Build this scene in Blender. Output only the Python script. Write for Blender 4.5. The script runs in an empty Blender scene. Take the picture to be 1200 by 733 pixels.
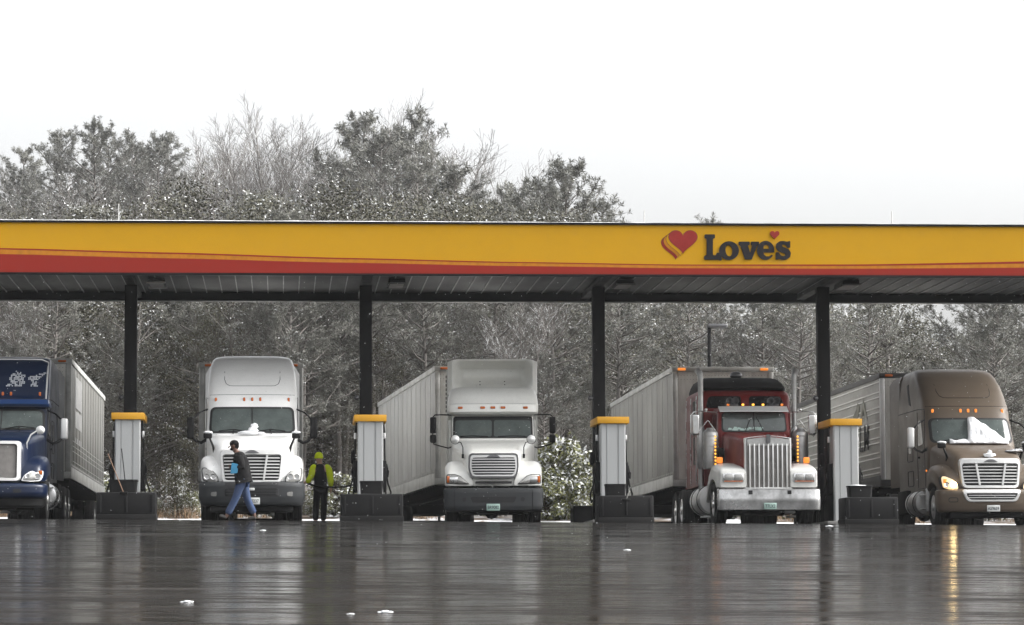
import bpy, bmesh, math, random
from mathutils import Vector, Matrix, noise as mnoise

SC = bpy.context.scene
COL = SC.collection
rad = math.radians
V = Vector

# ------------------------------------------------------------------ camera numbers
FPX = 3825.0                       # focal length in pixels of a 1200 px wide frame
YAW = math.atan(270.0 / FPX)       # the lanes run along +Y, the camera looks a little to the right of them
PITCH = math.atan(333.5 / FPX)
ROLL = rad(0.2)
EYE = V((0.0, 0.0, -1.745))        # the lot falls away towards the camera: the eye is below the fuelling pad

fwd = V((math.sin(YAW) * math.cos(PITCH), math.cos(YAW) * math.cos(PITCH), math.sin(PITCH)))
right0 = V((math.cos(YAW), -math.sin(YAW), 0.0))
up0 = right0.cross(fwd)
rightv = right0 * math.cos(ROLL) - up0 * math.sin(ROLL)
upv = rightv.cross(fwd)


def at(px, py, Y):
    """world point seen at photo pixel (px,py) on the plane y = Y"""
    d = fwd * FPX + rightv * (px - 600.0) + upv * (366.5 - py)
    return EYE + d * ((Y - EYE.y) / d.y)


def smooth(t):
    t = max(0.0, min(1.0, t))
    return t * t * (3 - 2 * t)


def ground_z(x, y):
    """paved lot: a long slope rising from the camera to the level fuelling pad"""
    z = -0.008 * x
    c, w = 73.0, 2.6                         # rounded crest
    if y < c - w:
        z += -0.043 * (c - y)
    elif y < c + w:
        t = (c + w - y)
        z += -0.043 * t * t / (4 * w)
    return z


def hill_z(x, y):
    """snowy verge and the wooded rise behind the pad"""
    z = -0.008 * x
    z += 0.88 * smooth((y - 104.0) / 3.6)
    z += 0.035 * max(0.0, y - 108.0)
    k = smooth((14.0 - x) / 34.0)            # the rise is higher towards the left
    z += k * 12.0 * smooth((y - 118.0) / 160.0)
    if y > 106:
        z += 0.25 * mnoise.noise(V((x * 0.12, y * 0.12, 0))) * min(1, (y - 106) / 6.0)
    return z


# ------------------------------------------------------------------ materials
def new_mat(name):
    m = bpy.data.materials.new(name)
    m.use_nodes = True
    nt = m.node_tree
    return m, nt, nt.nodes['Principled BSDF']


def N(nt, kind, **kw):
    n = nt.nodes.new(kind)
    for k, v in kw.items():
        setattr(n, k, v)
    return n


def tex_coord(nt, scale=(1, 1, 1), src='Object', loc=(0, 0, 0)):
    tc = N(nt, 'ShaderNodeTexCoord')
    mp = N(nt, 'ShaderNodeMapping')
    mp.inputs['Scale'].default_value = scale
    mp.inputs['Location'].default_value = loc
    nt.links.new(tc.outputs[src], mp.inputs['Vector'])
    return mp.outputs['Vector']


def noise_tex(nt, vec, scale, detail=4.0, rough=0.55):
    n = N(nt, 'ShaderNodeTexNoise')
    n.inputs['Scale'].default_value = scale
    n.inputs['Detail'].default_value = detail
    n.inputs['Roughness'].default_value = rough
    nt.links.new(vec, n.inputs['Vector'])
    return n.outputs['Fac']


def ramp(nt, fac, stops):
    r = N(nt, 'ShaderNodeValToRGB')
    e = r.color_ramp.elements
    while len(e) < len(stops):
        e.new(0.5)
    for i, (p, c) in enumerate(stops):
        e[i].position = p
        e[i].color = (c[0], c[1], c[2], 1) if len(c) == 3 else c
    nt.links.new(fac, r.inputs['Fac'])
    return r.outputs['Color']


def mixc(nt, fac, a, b):
    m = N(nt, 'ShaderNodeMix', data_type='RGBA')
    if isinstance(fac, float):
        m.inputs[0].default_value = fac
    else:
        nt.links.new(fac, m.inputs[0])
    for i, s in ((6, a), (7, b)):
        if isinstance(s, tuple):
            m.inputs[i].default_value = (s[0], s[1], s[2], 1)
        else:
            nt.links.new(s, m.inputs[i])
    return m.outputs[2]


def bump(nt, bsdf, h, strength=0.2, dist=0.02):
    b = N(nt, 'ShaderNodeBump')
    b.inputs['Strength'].default_value = strength
    b.inputs['Distance'].default_value = dist
    nt.links.new(h, b.inputs['Height'])
    nt.links.new(b.outputs['Normal'], bsdf.inputs['Normal'])


def paint(name, col, rough=0.35, metal=0.0, dirt=0.35, dirt_col=(0.10, 0.09, 0.075), scale=1.3, coat=0.0, spec=0.5,
          streak=(1, 1, 1), bumpy=0.0, thr=(0.42, 0.75)):
    """painted or bare sheet surface with road film and stains of its own"""
    m, nt, b = new_mat(name)
    vec = tex_coord(nt, streak)
    n1 = noise_tex(nt, vec, scale, 6, 0.62)
    n2 = noise_tex(nt, vec, scale * 9, 4, 0.6)
    f1 = ramp(nt, n1, [(thr[0], (0, 0, 0)), (thr[1], (dirt, dirt, dirt))])
    c = mixc(nt, f1, col, dirt_col)
    c2 = mixc(nt, ramp(nt, n2, [(0.45, (0, 0, 0)), (0.8, (dirt * 0.5,) * 3)]), c, dirt_col)
    nt.links.new(c2, b.inputs['Base Color'])
    r = ramp(nt, n1, [(0.3, (rough,) * 3), (0.8, (min(1, rough + 0.25),) * 3)])
    nt.links.new(r, b.inputs['Roughness'])
    b.inputs['Metallic'].default_value = metal
    b.inputs['Specular IOR Level'].default_value = spec
    b.inputs['Coat Weight'].default_value = coat
    b.inputs['Coat Roughness'].default_value = 0.12
    if bumpy:
        bump(nt, b, n2, bumpy, 0.01)
    return m


def plain(name, col, rough=0.5, metal=0.0, emit=None, estr=0.0, spec=0.5):
    m, nt, b = new_mat(name)
    vec = tex_coord(nt)
    n = noise_tex(nt, vec, 7.0, 4)
    c = mixc(nt, ramp(nt, n, [(0.35, (0, 0, 0)), (0.75, (1, 1, 1))]), col, tuple(x * 0.78 for x in col))
    nt.links.new(c, b.inputs['Base Color'])
    b.inputs['Roughness'].default_value = rough
    b.inputs['Metallic'].default_value = metal
    b.inputs['Specular IOR Level'].default_value = spec
    if emit:
        b.inputs['Emission Color'].default_value = (*emit, 1)
        b.inputs['Emission Strength'].default_value = estr
    return m


M = {}
M['white_paint'] = paint('white_paint', (0.86, 0.86, 0.845), 0.28, dirt=0.12, coat=0.4, dirt_col=(0.25, 0.23, 0.2))
M['cream_paint'] = paint('cream_paint', (0.83, 0.83, 0.79), 0.32, dirt=0.14, coat=0.3, dirt_col=(0.25, 0.22, 0.18))
M['red_paint'] = paint('red_paint', (0.165, 0.009, 0.008), 0.4, spec=.25, dirt=0.45, coat=0.12, dirt_col=(0.07, 0.035, 0.03))
M['brown_paint'] = paint('brown_paint', (0.115, 0.088, 0.064), 0.4, spec=.3, dirt=0.3, coat=0.1, dirt_col=(0.10, 0.085, 0.07))
M['blue_paint'] = paint('blue_paint', (0.0015, 0.009, 0.034), 0.3, spec=.35, dirt=0.2, coat=0.25, dirt_col=(0.02, 0.025, 0.045))
M['blue_visor'] = paint('blue_visor', (0.010, 0.040, 0.135), 0.25, dirt=0.2, coat=0.6, dirt_col=(0.03, 0.035, 0.06))
M['grey_plastic'] = paint('grey_plastic', (0.022, 0.025, 0.028), 0.55, dirt=0.3, dirt_col=(0.06, 0.056, 0.05))
M['black_plastic'] = paint('black_plastic', (0.007, 0.007, 0.0075), 0.55, spec=0.22, dirt=0.35, dirt_col=(0.022, 0.021, 0.019))
M['black_metal'] = paint('black_metal', (0.006, 0.006, 0.0065), 0.5, spec=0.2, dirt=0.3, dirt_col=(0.018, 0.017, 0.016))
M['chassis'] = paint('chassis', (0.008, 0.0075, 0.0075), 0.8, spec=0.2, dirt=0.5, dirt_col=(0.026, 0.023, 0.02))
M['rubber'] = paint('rubber', (0.009, 0.009, 0.009), 0.75, spec=0.25, dirt=0.4, dirt_col=(0.03, 0.028, 0.026), scale=4)
M['chrome'] = paint('chrome', (0.78, 0.78, 0.78), 0.18, metal=1.0, dirt=0.35, dirt_col=(0.30, 0.29, 0.27), scale=2.5)
M['fender_paint'] = paint('fender_paint', (0.60, 0.60, 0.575), 0.32, dirt=0.3, coat=0.3, dirt_col=(0.25, 0.22, 0.18))
M['bright_trim'] = paint('bright_trim', (0.72, 0.72, 0.71), 0.3, metal=0.35, dirt=0.12, dirt_col=(0.35, 0.33, 0.3), scale=2.5)
M['steel'] = paint('steel', (0.50, 0.50, 0.49), 0.38, metal=0.85, dirt=0.5, dirt_col=(0.14, 0.13, 0.12), scale=2.2)
M['dark_chrome'] = paint('dark_chrome', (0.16, 0.16, 0.165), 0.3, metal=0.8, dirt=0.3, dirt_col=(0.06, 0.06, 0.06))
M['grille_void'] = plain('grille_void', (0.012, 0.012, 0.013), 0.7)
M['grille_mesh'] = paint('grille_mesh', (0.20, 0.19, 0.18), 0.5, metal=0.5, dirt=0.5, dirt_col=(0.09, 0.085, 0.08), scale=5)
M['amber'] = plain('amber', (0.55, 0.13, 0.02), 0.25)
M['amber_lit'] = plain('amber_lit', (0.9, 0.35, 0.03), 0.3, emit=(1.0, 0.42, 0.05), estr=.75)
M['amber_glow'] = plain('amber_glow', (0.8, 0.22, 0.03), 0.3, emit=(1.0, 0.28, 0.03), estr=.3)
M['lens'] = paint('lens', (0.40, 0.40, 0.385), 0.12, metal=0.5, dirt=0.5, dirt_col=(0.2, 0.19, 0.17), scale=12)
M['lens_lit'] = plain('lens_lit', (0.95, 0.8, 0.55), 0.2, emit=(1.0, 0.66, 0.30), estr=.22)
M['lens_hot'] = plain('lens_hot', (1.0, 0.9, 0.7), 0.2, emit=(1.0, 0.72, 0.34), estr=9.0)
M['plate'] = plain('plate', (0.62, 0.63, 0.62), 0.4)
M['plate_green'] = plain('plate_green', (0.36, 0.50, 0.45), 0.4)
M['plate_ink'] = plain('plate_ink', (0.03, 0.05, 0.05), 0.5)
M['mirror'] = plain('mirror', (0.75, 0.76, 0.77), 0.06, 1.0)
M['snow'] = None


def glass_mat(name, base, spec=0.5):
    m, nt, b = new_mat(name)
    vec = tex_coord(nt)
    n = noise_tex(nt, vec, 2.2, 5, 0.6)
    n2 = noise_tex(nt, vec, 26, 3, 0.6)
    c = ramp(nt, n, [(0.3, tuple(x * 0.75 for x in base)), (0.7, tuple(x * 1.2 for x in base))])
    c = mixc(nt, ramp(nt, n2, [(0.62, (0, 0, 0)), (0.74, (0.35,) * 3)]), c, (0.30, 0.31, 0.31))
    nt.links.new(c, b.inputs['Base Color'])
    b.inputs['Roughness'].default_value = 0.07
    b.inputs['Specular IOR Level'].default_value = spec
    return m


M['glass'] = glass_mat('glass', (0.095, 0.112, 0.108))
M['glass_dark'] = glass_mat('glass_dark', (0.012, 0.012, 0.013))


def snow_mat():
    m, nt, b = new_mat('snow')
    vec = tex_coord(nt)
    n = noise_tex(nt, vec, 6, 6, 0.65)
    c = ramp(nt, n, [(0.25, (0.72, 0.73, 0.75)), (0.7, (0.90, 0.91, 0.92))])
    nt.links.new(c, b.inputs['Base Color'])
    b.inputs['Roughness'].default_value = 0.7
    b.inputs['Subsurface Weight'].default_value = 0.0
    bump(nt, b, n, 0.6, 0.04)
    return m


M['snow'] = snow_mat()


# ------------------------------------------------------------------ mesh builder
class MB:
    def __init__(self):
        self.v, self.f, self.mi = [], [], []

    def add(self, verts, faces, mi=0):
        o = len(self.v)
        self.v += [tuple(p) for p in verts]
        self.f += [tuple(i + o for i in f) for f in faces]
        self.mi += [mi] * len(faces)
        return self

    def box(self, x0, x1, y0, y1, z0, z1, mi=0, bev=0.0, seg=2):
        if bev <= 0:
            vs = [(x, y, z) for x in (x0, x1) for y in (y0, y1) for z in (z0, z1)]
            fs = [(0, 1, 3, 2), (4, 6, 7, 5), (0, 4, 5, 1), (2, 3, 7, 6), (0, 2, 6, 4), (1, 5, 7, 3)]
            return self.add(vs, fs, mi)
        bm = bmesh.new()
        bmesh.ops.create_cube(bm, size=1.0)
        for v in bm.verts:
            v.co = V(((x0 + x1) / 2 + v.co.x * (x1 - x0), (y0 + y1) / 2 + v.co.y * (y1 - y0), (z0 + z1) / 2 + v.co.z * (z1 - z0)))
        bmesh.ops.bevel(bm, geom=list(bm.edges), offset=bev, segments=seg, affect='EDGES', profile=0.5)
        bm.verts.index_update()
        self.add([v.co.copy() for v in bm.verts], [tuple(v.index for v in f.verts) for f in bm.faces], mi)
        bm.free()
        return self

    def loft(self, rings, mi=0, caps=(True, True), closed=True):
        n = len(rings[0])
        vs = [p for r in rings for p in r]
        fs = []
        for i in range(len(rings) - 1):
            for j in range(n if closed else n - 1):
                k = (j + 1) % n
                fs.append((i * n + j, i * n + k, (i + 1) * n + k, (i + 1) * n + j))
        if caps[0]:
            fs.append(tuple(range(n - 1, -1, -1)))
        if caps[1]:
            o = (len(rings) - 1) * n
            fs.append(tuple(range(o, o + n)))
        return self.add(vs, fs, mi)

    def tube(self, pts, r, n=8, mi=0, caps=True):
        pts = [V(p) for p in pts]
        rr = r if isinstance(r, (list, tuple)) else [r] * len(pts)
        rings = []
        t0 = (pts[1] - pts[0]).normalized()
        a = V((0, 0, 1)) if abs(t0.z) < 0.9 else V((1, 0, 0))
        u = t0.cross(a).normalized()
        for i, p in enumerate(pts):
            t = (pts[min(i + 1, len(pts) - 1)] - pts[max(i - 1, 0)])
            if t.length < 1e-9:
                t = t0
            t.normalize()
            u = (u - t * u.dot(t))
            if u.length < 1e-6:
                u = t.orthogonal()
            u.normalize()
            w = t.cross(u)
            rings.append([p + (u * math.cos(2 * math.pi * k / n) + w * math.sin(2 * math.pi * k / n)) * rr[i] for k in range(n)])
        return self.loft(rings, mi, (caps, caps))

    def sweep(self, pts, w, h, mi=0, side=V((0, 1, 0)), upd=V((0, 0, 1))):
        """rectangular bar along a path"""
        rings = []
        for p in pts:
            p = V(p)
            rings.append([p - side * w / 2 - upd * h / 2, p + side * w / 2 - upd * h / 2, p + side * w / 2 + upd * h / 2, p - side * w / 2 + upd * h / 2])
        return self.loft(rings, mi)

    def lathe(self, prof, axis='x', c=(0, 0, 0), n=32, mi=0):
        """prof: (radius, offset along the axis)"""
        c = V(c)
        rings = []
        for r, o in prof:
            ring = []
            for k in range(n):
                a = 2 * math.pi * k / n
                ca, sa = r * math.cos(a), r * math.sin(a)
                ring.append(c + (V((o, ca, sa)) if axis == 'x' else V((ca, o, sa)) if axis == 'y' else V((ca, sa, o))))
            rings.append(ring)
        return self.loft(rings, mi, (prof[0][0] > 1e-4, prof[-1][0] > 1e-4))

    def ball(self, c, r, n=12, mi=0, jit=0.0, rng=None):
        c = V(c)
        r = V(r) if hasattr(r, '__len__') else V((r, r, r))
        rings = []
        m = max(4, n // 2)
        for i in range(m + 1):
            t = math.pi * i / m
            ring = []
            for k in range(n):
                a = 2 * math.pi * k / n
                j = 1.0 if not jit else 1 + jit * (rng.random() - 0.5)
                ring.append(c + V((r.x * math.sin(t) * math.cos(a), r.y * math.sin(t) * math.sin(a), r.z * math.cos(t))) * j)
            rings.append(ring)
        return self.loft(rings, mi, (False, False))

    def panel(self, outline, fm, nrm, th=0.01, mi=0, bev=0.985, dome=0.0):
        """star shaped curved plate; fm maps (u,v) to the front surface, nrm points into the body"""
        nrm = V(nrm)
        n = len(outline)
        cu = sum(p[0] for p in outline) / n
        cv = sum(p[1] for p in outline) / n
        rings = [[V(fm(u, v)) + nrm * th for u, v in outline], [V(fm(u, v)) + nrm * th * 0.35 for u, v in outline]]
        for s in (bev, 0.85, 0.62, 0.36, 0.12):
            rings.append([V(fm(cu + (u - cu) * s, cv + (v - cv) * s)) - nrm * dome * (1 - s * s) for u, v in outline])
        return self.loft(rings, mi, (False, True))

    def patch(self, w0, w1, z0, z1, r, fm, nrm, th=.02, mi=0, nx=26, nz=16, xc0=None):
        """curved pane with rounded corners; half widths w0 at the foot and w1 at the head (or from xc0 to w)"""
        nrm = V(nrm)
        rows = []
        for i in range(nz + 1):
            t = .5 - .5 * math.cos(math.pi * i / nz)
            z = z0 + (z1 - z0) * t
            w = w0 + (w1 - w0) * t
            e = min(z - z0, z1 - z)
            cut = r - math.sqrt(max(0.0, r * r - (r - e) ** 2)) if e < r else 0.0
            a, b = (-w + cut, w - cut) if xc0 is None else (xc0 + cut, w - cut)
            if xc0 is not None and w < 0:
                a, b = w + cut, -xc0 - cut
            rows.append([(a + (b - a) * j / nx, z) for j in range(nx + 1)])
        front = [[V(fm(x, z)) for x, z in row] for row in rows]
        back = [[p + nrm * th for p in row] for row in front]
        rings = [f + list(reversed(k)) for f, k in zip(front, back)]
        return self.loft(rings, mi)

    def frame(self, outer, inner, fm, nrm, th=0.02, mi=0):
        nrm = V(nrm)

        def lerp(s):
            return [(a[0] + (b[0] - a[0]) * s, a[1] + (b[1] - a[1]) * s) for a, b in zip(outer, inner)]
        rings = []
        for s, d in ((0, th), (0, th * 0.3), (0.18, 0), (0.82, 0), (1, th * 0.3), (1, th)):
            rings.append([V(fm(u, v)) + nrm * d for u, v in lerp(s)])
        return self.loft(rings, mi, (False, False))

    def build(self, name, mats, parent=None, angle=38, loc=None, smooth=True):
        me = bpy.data.meshes.new(name)
        me.from_pydata(self.v, [], self.f)
        for m in (mats if isinstance(mats, (list, tuple)) else [mats]):
            me.materials.append(m)
        if any(self.mi):
            me.polygons.foreach_set('material_index', self.mi)
        bm = bmesh.new()
        bm.from_mesh(me)
        bmesh.ops.recalc_face_normals(bm, faces=bm.faces)
        bm.to_mesh(me)
        bm.free()
        if smooth:
            me.shade_smooth()
            me.set_sharp_from_angle(angle=rad(angle))
        o = bpy.data.objects.new(name, me)
        COL.objects.link(o)
        if parent:
            o.parent = parent
        if loc is not None:
            o.location = loc
        return o


def rpoly(pts, r, n=5):
    """polygon with filleted corners"""
    out = []
    m = len(pts)
    for i in range(m):
        p0, p, p1 = V(pts[i - 1]).to_2d(), V(pts[i]).to_2d(), V(pts[(i + 1) % m]).to_2d()
        a, b = (p0 - p), (p1 - p)
        rr = r[i] if isinstance(r, (list, tuple)) else r
        la, lb = a.length, b.length
        d = min(rr, la * 0.49, lb * 0.49)
        a, b = p + a.normalized() * d, p + b.normalized() * d
        for k in range(n + 1):
            t = k / n
            q = a * (1 - t) ** 2 + p * 2 * t * (1 - t) + b * t * t
            out.append((q.x, q.y))
    return out


def rrect(x0, x1, z0, z1, r, n=5):
    return rpoly([(x0, z0), (x1, z0), (x1, z1), (x0, z1)], r, n)


def dense(poly, n=6):
    out = []
    for i in range(len(poly)):
        a, b = poly[i], poly[(i + 1) % len(poly)]
        for k in range(n):
            out.append((a[0] + (b[0] - a[0]) * k / n, a[1] + (b[1] - a[1]) * k / n))
    return out


def mirror_x(poly):
    return [(-x, z) for x, z in reversed(poly)]


def loft_y(mb, secs, mi=0, n=5, caps=(True, True)):
    """secs: (y, x0, x1, z0, z1, radius[, taper at the top])"""
    rings = []
    for s in secs:
        y, x0, x1, z0, z1, r = s[:6]
        tp = s[6] if len(s) > 6 else 0.0
        tp2 = s[7] if len(s) > 7 else tp
        q = rpoly([(x0, z0), (x1, z0), (x1 - tp2, z1), (x0 + tp, z1)], [min(r, 0.05), min(r, 0.05), r, r], n)
        rings.append([V((x, y, z)) for x, z in q])
    mb.loft(rings, mi, caps)


def interp(tab, z):
    if z <= tab[0][0]:
        return tab[0][1:]
    for a, b in zip(tab, tab[1:]):
        if z <= b[0]:
            t = (z - a[0]) / (b[0] - a[0])
            return tuple(a[i] + (b[i] - a[i]) * t for i in range(1, len(a)))
    return tab[-1][1:]


class Shell:
    """upright shell: table of (z, half width, front y, back y); superelliptic nose in plan"""

    def __init__(self, tab, d=0.45, n=3.4):
        self.tab, self.d, self.n = tab, d, n

    def front(self, x, z, off=0.0):
        xh, yf, yb = interp(self.tab, z)
        t = min(1.0, abs(x) / xh)
        return V((x, yf + self.d * (1 - max(0.0, 1 - t ** self.n) ** (1 / self.n)) - off, z))

    def side(self, s, y, z, off=0.0):
        xh, yf, yb = interp(self.tab, z)
        return V((s * (xh + off), y, z))

    def ring(self, z, grow=0.0):
        xh, yf, yb = interp(self.tab, z)
        pts = []
        k = 14
        for i in range(-k, k + 1):
            a = math.pi / 2 * i / k
            sx = math.copysign(abs(math.sin(a)) ** (2 / self.n), math.sin(a))
            pts.append(V((xh * sx, yf + self.d * (1 - abs(math.cos(a)) ** (2 / self.n)), z)))
        pts.append(V((xh, yb - 0.06, z)))
        pts.append(V((xh - 0.06, yb, z)))
        pts.append(V((-xh + 0.06, yb, z)))
        pts.append(V((-xh, yb - 0.06, z)))
        return pts

    def mesh(self, mb, mi=0, step=0.08):
        zs = []
        for a, b in zip(self.tab, self.tab[1:]):
            k = max(1, int((b[0] - a[0]) / step))
            zs += [a[0] + (b[0] - a[0]) * i / k for i in range(k)]
        zs.append(self.tab[-1][0])
        mb.loft([self.ring(z) for z in zs], mi)


# ------------------------------------------------------------------ object bookkeeping
def tag(o, label, cat, group=None, kind=None):
    o['label'] = label
    o['category'] = cat
    if group:
        o['group'] = group
    if kind:
        o['kind'] = kind
    return o


def structure(o, label=None):
    o['kind'] = 'structure'
    if label:
        o['label'] = label
    return o


def thing(name, label, cat, loc, rz=0.0, group=None):
    o = bpy.data.objects.new(name, None)
    COL.objects.link(o)
    o.location = loc
    o.rotation_euler = (0, 0, rz)
    o.empty_display_size = 0.2
    return tag(o, label, cat, group)


def copy_thing(src, loc, rz=0.0, sc=1.0, label=None, group=None):
    c = src.copy()
    COL.objects.link(c)
    c.location = loc
    c.rotation_euler = (0, 0, rz)
    c.scale = (sc, sc, sc) if not hasattr(sc, '__len__') else sc
    if label:
        c['label'] = label
    if group:
        c['group'] = group
    for ch in list(src.children):
        d = ch.copy()
        COL.objects.link(d)
        d.parent = c
        for g in list(ch.children):
            e = g.copy()
            COL.objects.link(e)
            e.parent = d
    return c


def text_obj(s, size, mat, parent, mtx, name='lettering', ext=0.003, offset=0.0, shear=0.0, squeeze=1.0):
    cu = bpy.data.curves.new('txt', 'FONT')
    cu.body = s
    cu.size = size
    cu.extrude = ext
    cu.offset = offset
    cu.shear = shear
    cu.align_x = 'CENTER'
    cu.align_y = 'CENTER'
    t = bpy.data.objects.new('txt', cu)
    COL.objects.link(t)
    bpy.context.view_layer.update()
    dg = bpy.context.evaluated_depsgraph_get()
    me = bpy.data.meshes.new_from_object(t.evaluated_get(dg))
    bpy.data.objects.remove(t)
    me.transform(Matrix.Diagonal((squeeze, 1, 1, 1)))
    me.transform(mtx)
    me.materials.clear()
    me.materials.append(mat)
    o = bpy.data.objects.new(name, me)
    COL.objects.link(o)
    o.parent = parent
    return o


def face_front(loc):
    """matrix for flat lettering facing -Y (towards the camera)"""
    return Matrix.Translation(loc) @ Matrix.Rotation(rad(90), 4, 'X')


def face_left(loc):
    """lettering on a side wall that faces -X, reading direction towards -Y"""
    return Matrix.Translation(loc) @ Matrix.Rotation(rad(-90), 4, 'Z') @ Matrix.Rotation(rad(90), 4, 'X')
HAZE = 0.00016
EXPOSURE = 1.45
M['emblem'] = plain('emblem', (0.45, 0.47, 0.50), 0.5)
M['faded'] = paint('faded', (0.20, 0.20, 0.20), 0.6, dirt=.7, dirt_col=(0.33, 0.33, 0.31), scale=1.2)
M['olive_print'] = paint('olive_print', (0.17, 0.17, 0.13), 0.5, dirt=.5, dirt_col=(0.3, 0.3, 0.27), scale=2)
# ================================================================== truck pieces
def wheel(parent, x, y, s, dual=False, rim=None, r=0.51):
    """one tyre (or a dual pair) with its rim; s = outward side"""
    mb = MB()
    P = [(.28, -.12), (.33, -.145), (.45, -.15), (.492, -.125), (.505, -.06), (.50, -.055), (.50, -.03), (.508, -.025), (.508, .025), (.50, .03), (.50, .055), (.505, .06), (.492, .125), (.45, .15), (.33, .145), (.28, .12)]
    k = r / .508
    prof = [(a * k, b) for a, b in P]
    mb.lathe(prof, 'x', (0, 0, 0), 40)
    if dual:
        mb.lathe(prof, 'x', (-s * 0.34, 0, 0), 40)
    o = mb.build('wheel', M['rubber'], parent, loc=(x, y, r))
    rb = MB()
    rb.lathe([(q[0], q[1] * s) for q in [(.285, .13), (.295, .125), (.275, .10), (.26, .02 if not dual else -.05), (.19, .0 if not dual else -.09), (.115, .02 if not dual else -.08), (.11, .13), (.085, .16), (.0, .165)]], 'x', (0, 0, 0), 32)
    for i in range(10):
        a = 2 * math.pi * i / 10
        xx = 0.0 if not dual else -.09
        rb.tube([(s * (xx - .01), .165 * math.cos(a), .165 * math.sin(a)), (s * (xx + .055), .165 * math.cos(a), .165 * math.sin(a))], .017, 6)
    rb.build('rim', rim or M['steel'], o)
    return o


def marker(parent, p, w=.07, h=.05, m=None, kind='marker_light', d=.03):
    mb = MB()
    mb.box(p[0] - w / 2, p[0] + w / 2, p[1] - d, p[1] + .03, p[2] - h / 2, p[2] + h / 2, 0, min(w, h) * .3, 2)
    return mb.build(kind, m or M['amber'], parent)


def snow_lump(name, label, cat_pts, seed, group=None, parent=None):
    """irregular heap from several overlapping rough balls welded into one surface"""
    rng = random.Random(seed)
    bm = bmesh.new()
    for (c, r) in cat_pts:
        b2 = bmesh.ops.create_icosphere(bm, subdivisions=3, radius=1.0)
        for v in b2['verts']:
            p = v.co.copy()
            k = 1 + .35 * mnoise.noise(p * 2.1 + V((seed, c[0] * 3, c[2] * 3))) + .15 * mnoise.noise(p * 6 + V((seed * 2, 0, c[0])))
            v.co = V((c[0] + p.x * r[0] * k, c[1] + p.y * r[1] * k, c[2] + p.z * r[2] * k))
    me = bpy.data.meshes.new(name)
    bm.to_mesh(me)
    bm.free()
    me.materials.append(M['snow'])
    me.shade_smooth()
    o = bpy.data.objects.new(name, me)
    COL.objects.link(o)
    if parent:
        o.parent = parent
    if label:
        tag(o, label, 'snow', group)
    return o


def plate(parent, x, y, z, txt, green=False, name='licence_plate', w=.31, h=.155):
    mb = MB()
    mb.box(x - w / 2, x + w / 2, y - .012, y, z - h / 2, z + h / 2, 0, .008)
    o = mb.build(name, M['plate_green' if green else 'plate'], parent)
    text_obj(txt, .105, M['plate_ink'], o, face_front(V((x, y - .014, z - .005))), 'plate_number', .001, .0015, squeeze=.82)
    return o


def chassis(parent, y0, y1, axles, zf=.95):
    mb = MB()
    for s in (-1, 1):
        mb.box(s * .43 - .04, s * .43 + .04, y0, y1, zf - .28, zf, 0, .01)
    for a in axles:
        mb.tube([(-.95, a, .51), (.95, a, .51)], .075, 10)
        mb.ball((0, a, .53), (.2, .24, .22), 12)
        for s in (-1, 1):
            mb.box(s * .45 - .09, s * .45 + .09, a - .55, a + .55, .56, .66, 0, .02)
    mb.box(-.40, .40, y0 + .3, y0 + 1.6, .27, .95, 0, .08)
    mb.box(-.75, .75, y0 + 2.2, y0 + 2.6, .30, .9, 0, .05)
    for k in range(4):
        yy = y0 + 1.9 + k * (y1 - y0 - 2.2) / 3
        mb.box(-.43, .43, yy - .06, yy + .06, zf - .22, zf - .05, 0)
    return mb.build('chassis', M['chassis'], parent)


def tank(parent, x, y0, y1, z, r, m):
    mb = MB()
    mb.lathe([(.0, y0), (r * .7, y0 + .0), (r * .93, y0 + .02), (r, y0 + .06), (r, y1 - .06), (r * .93, y1 - .02), (r * .7, y1), (0, y1)], 'y', (x, 0, z), 32, 0)
    o = mb.build('fuel_tank', m, parent)
    for k in (.22, .78):
        st = MB()
        yy = y0 + (y1 - y0) * k
        st.lathe([(r, yy - .035), (r + .012, yy - .035), (r + .012, yy + .035), (r, yy + .035)], 'y', (x, 0, z), 32, 0)
        st.build('tank_strap', M['black_metal'], o)
    return o


def mud_flap(parent, x, y):
    mb = MB()
    mb.box(x - .3, x + .3, y, y + .015, .2, .95, 0)
    return mb.build('mud_flap', M['rubber'], parent)


def bars(mb, zs, hw, yf, h, d, mi=0, nx=10):
    for z in zs:
        w = hw(z) if callable(hw) else hw
        pts = [V((-w + 2 * w * i / nx, 0, z)) for i in range(nx + 1)]
        for p in pts:
            p.y = yf(p.x, z)
        mb.sweep(pts, d, h, mi)


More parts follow.
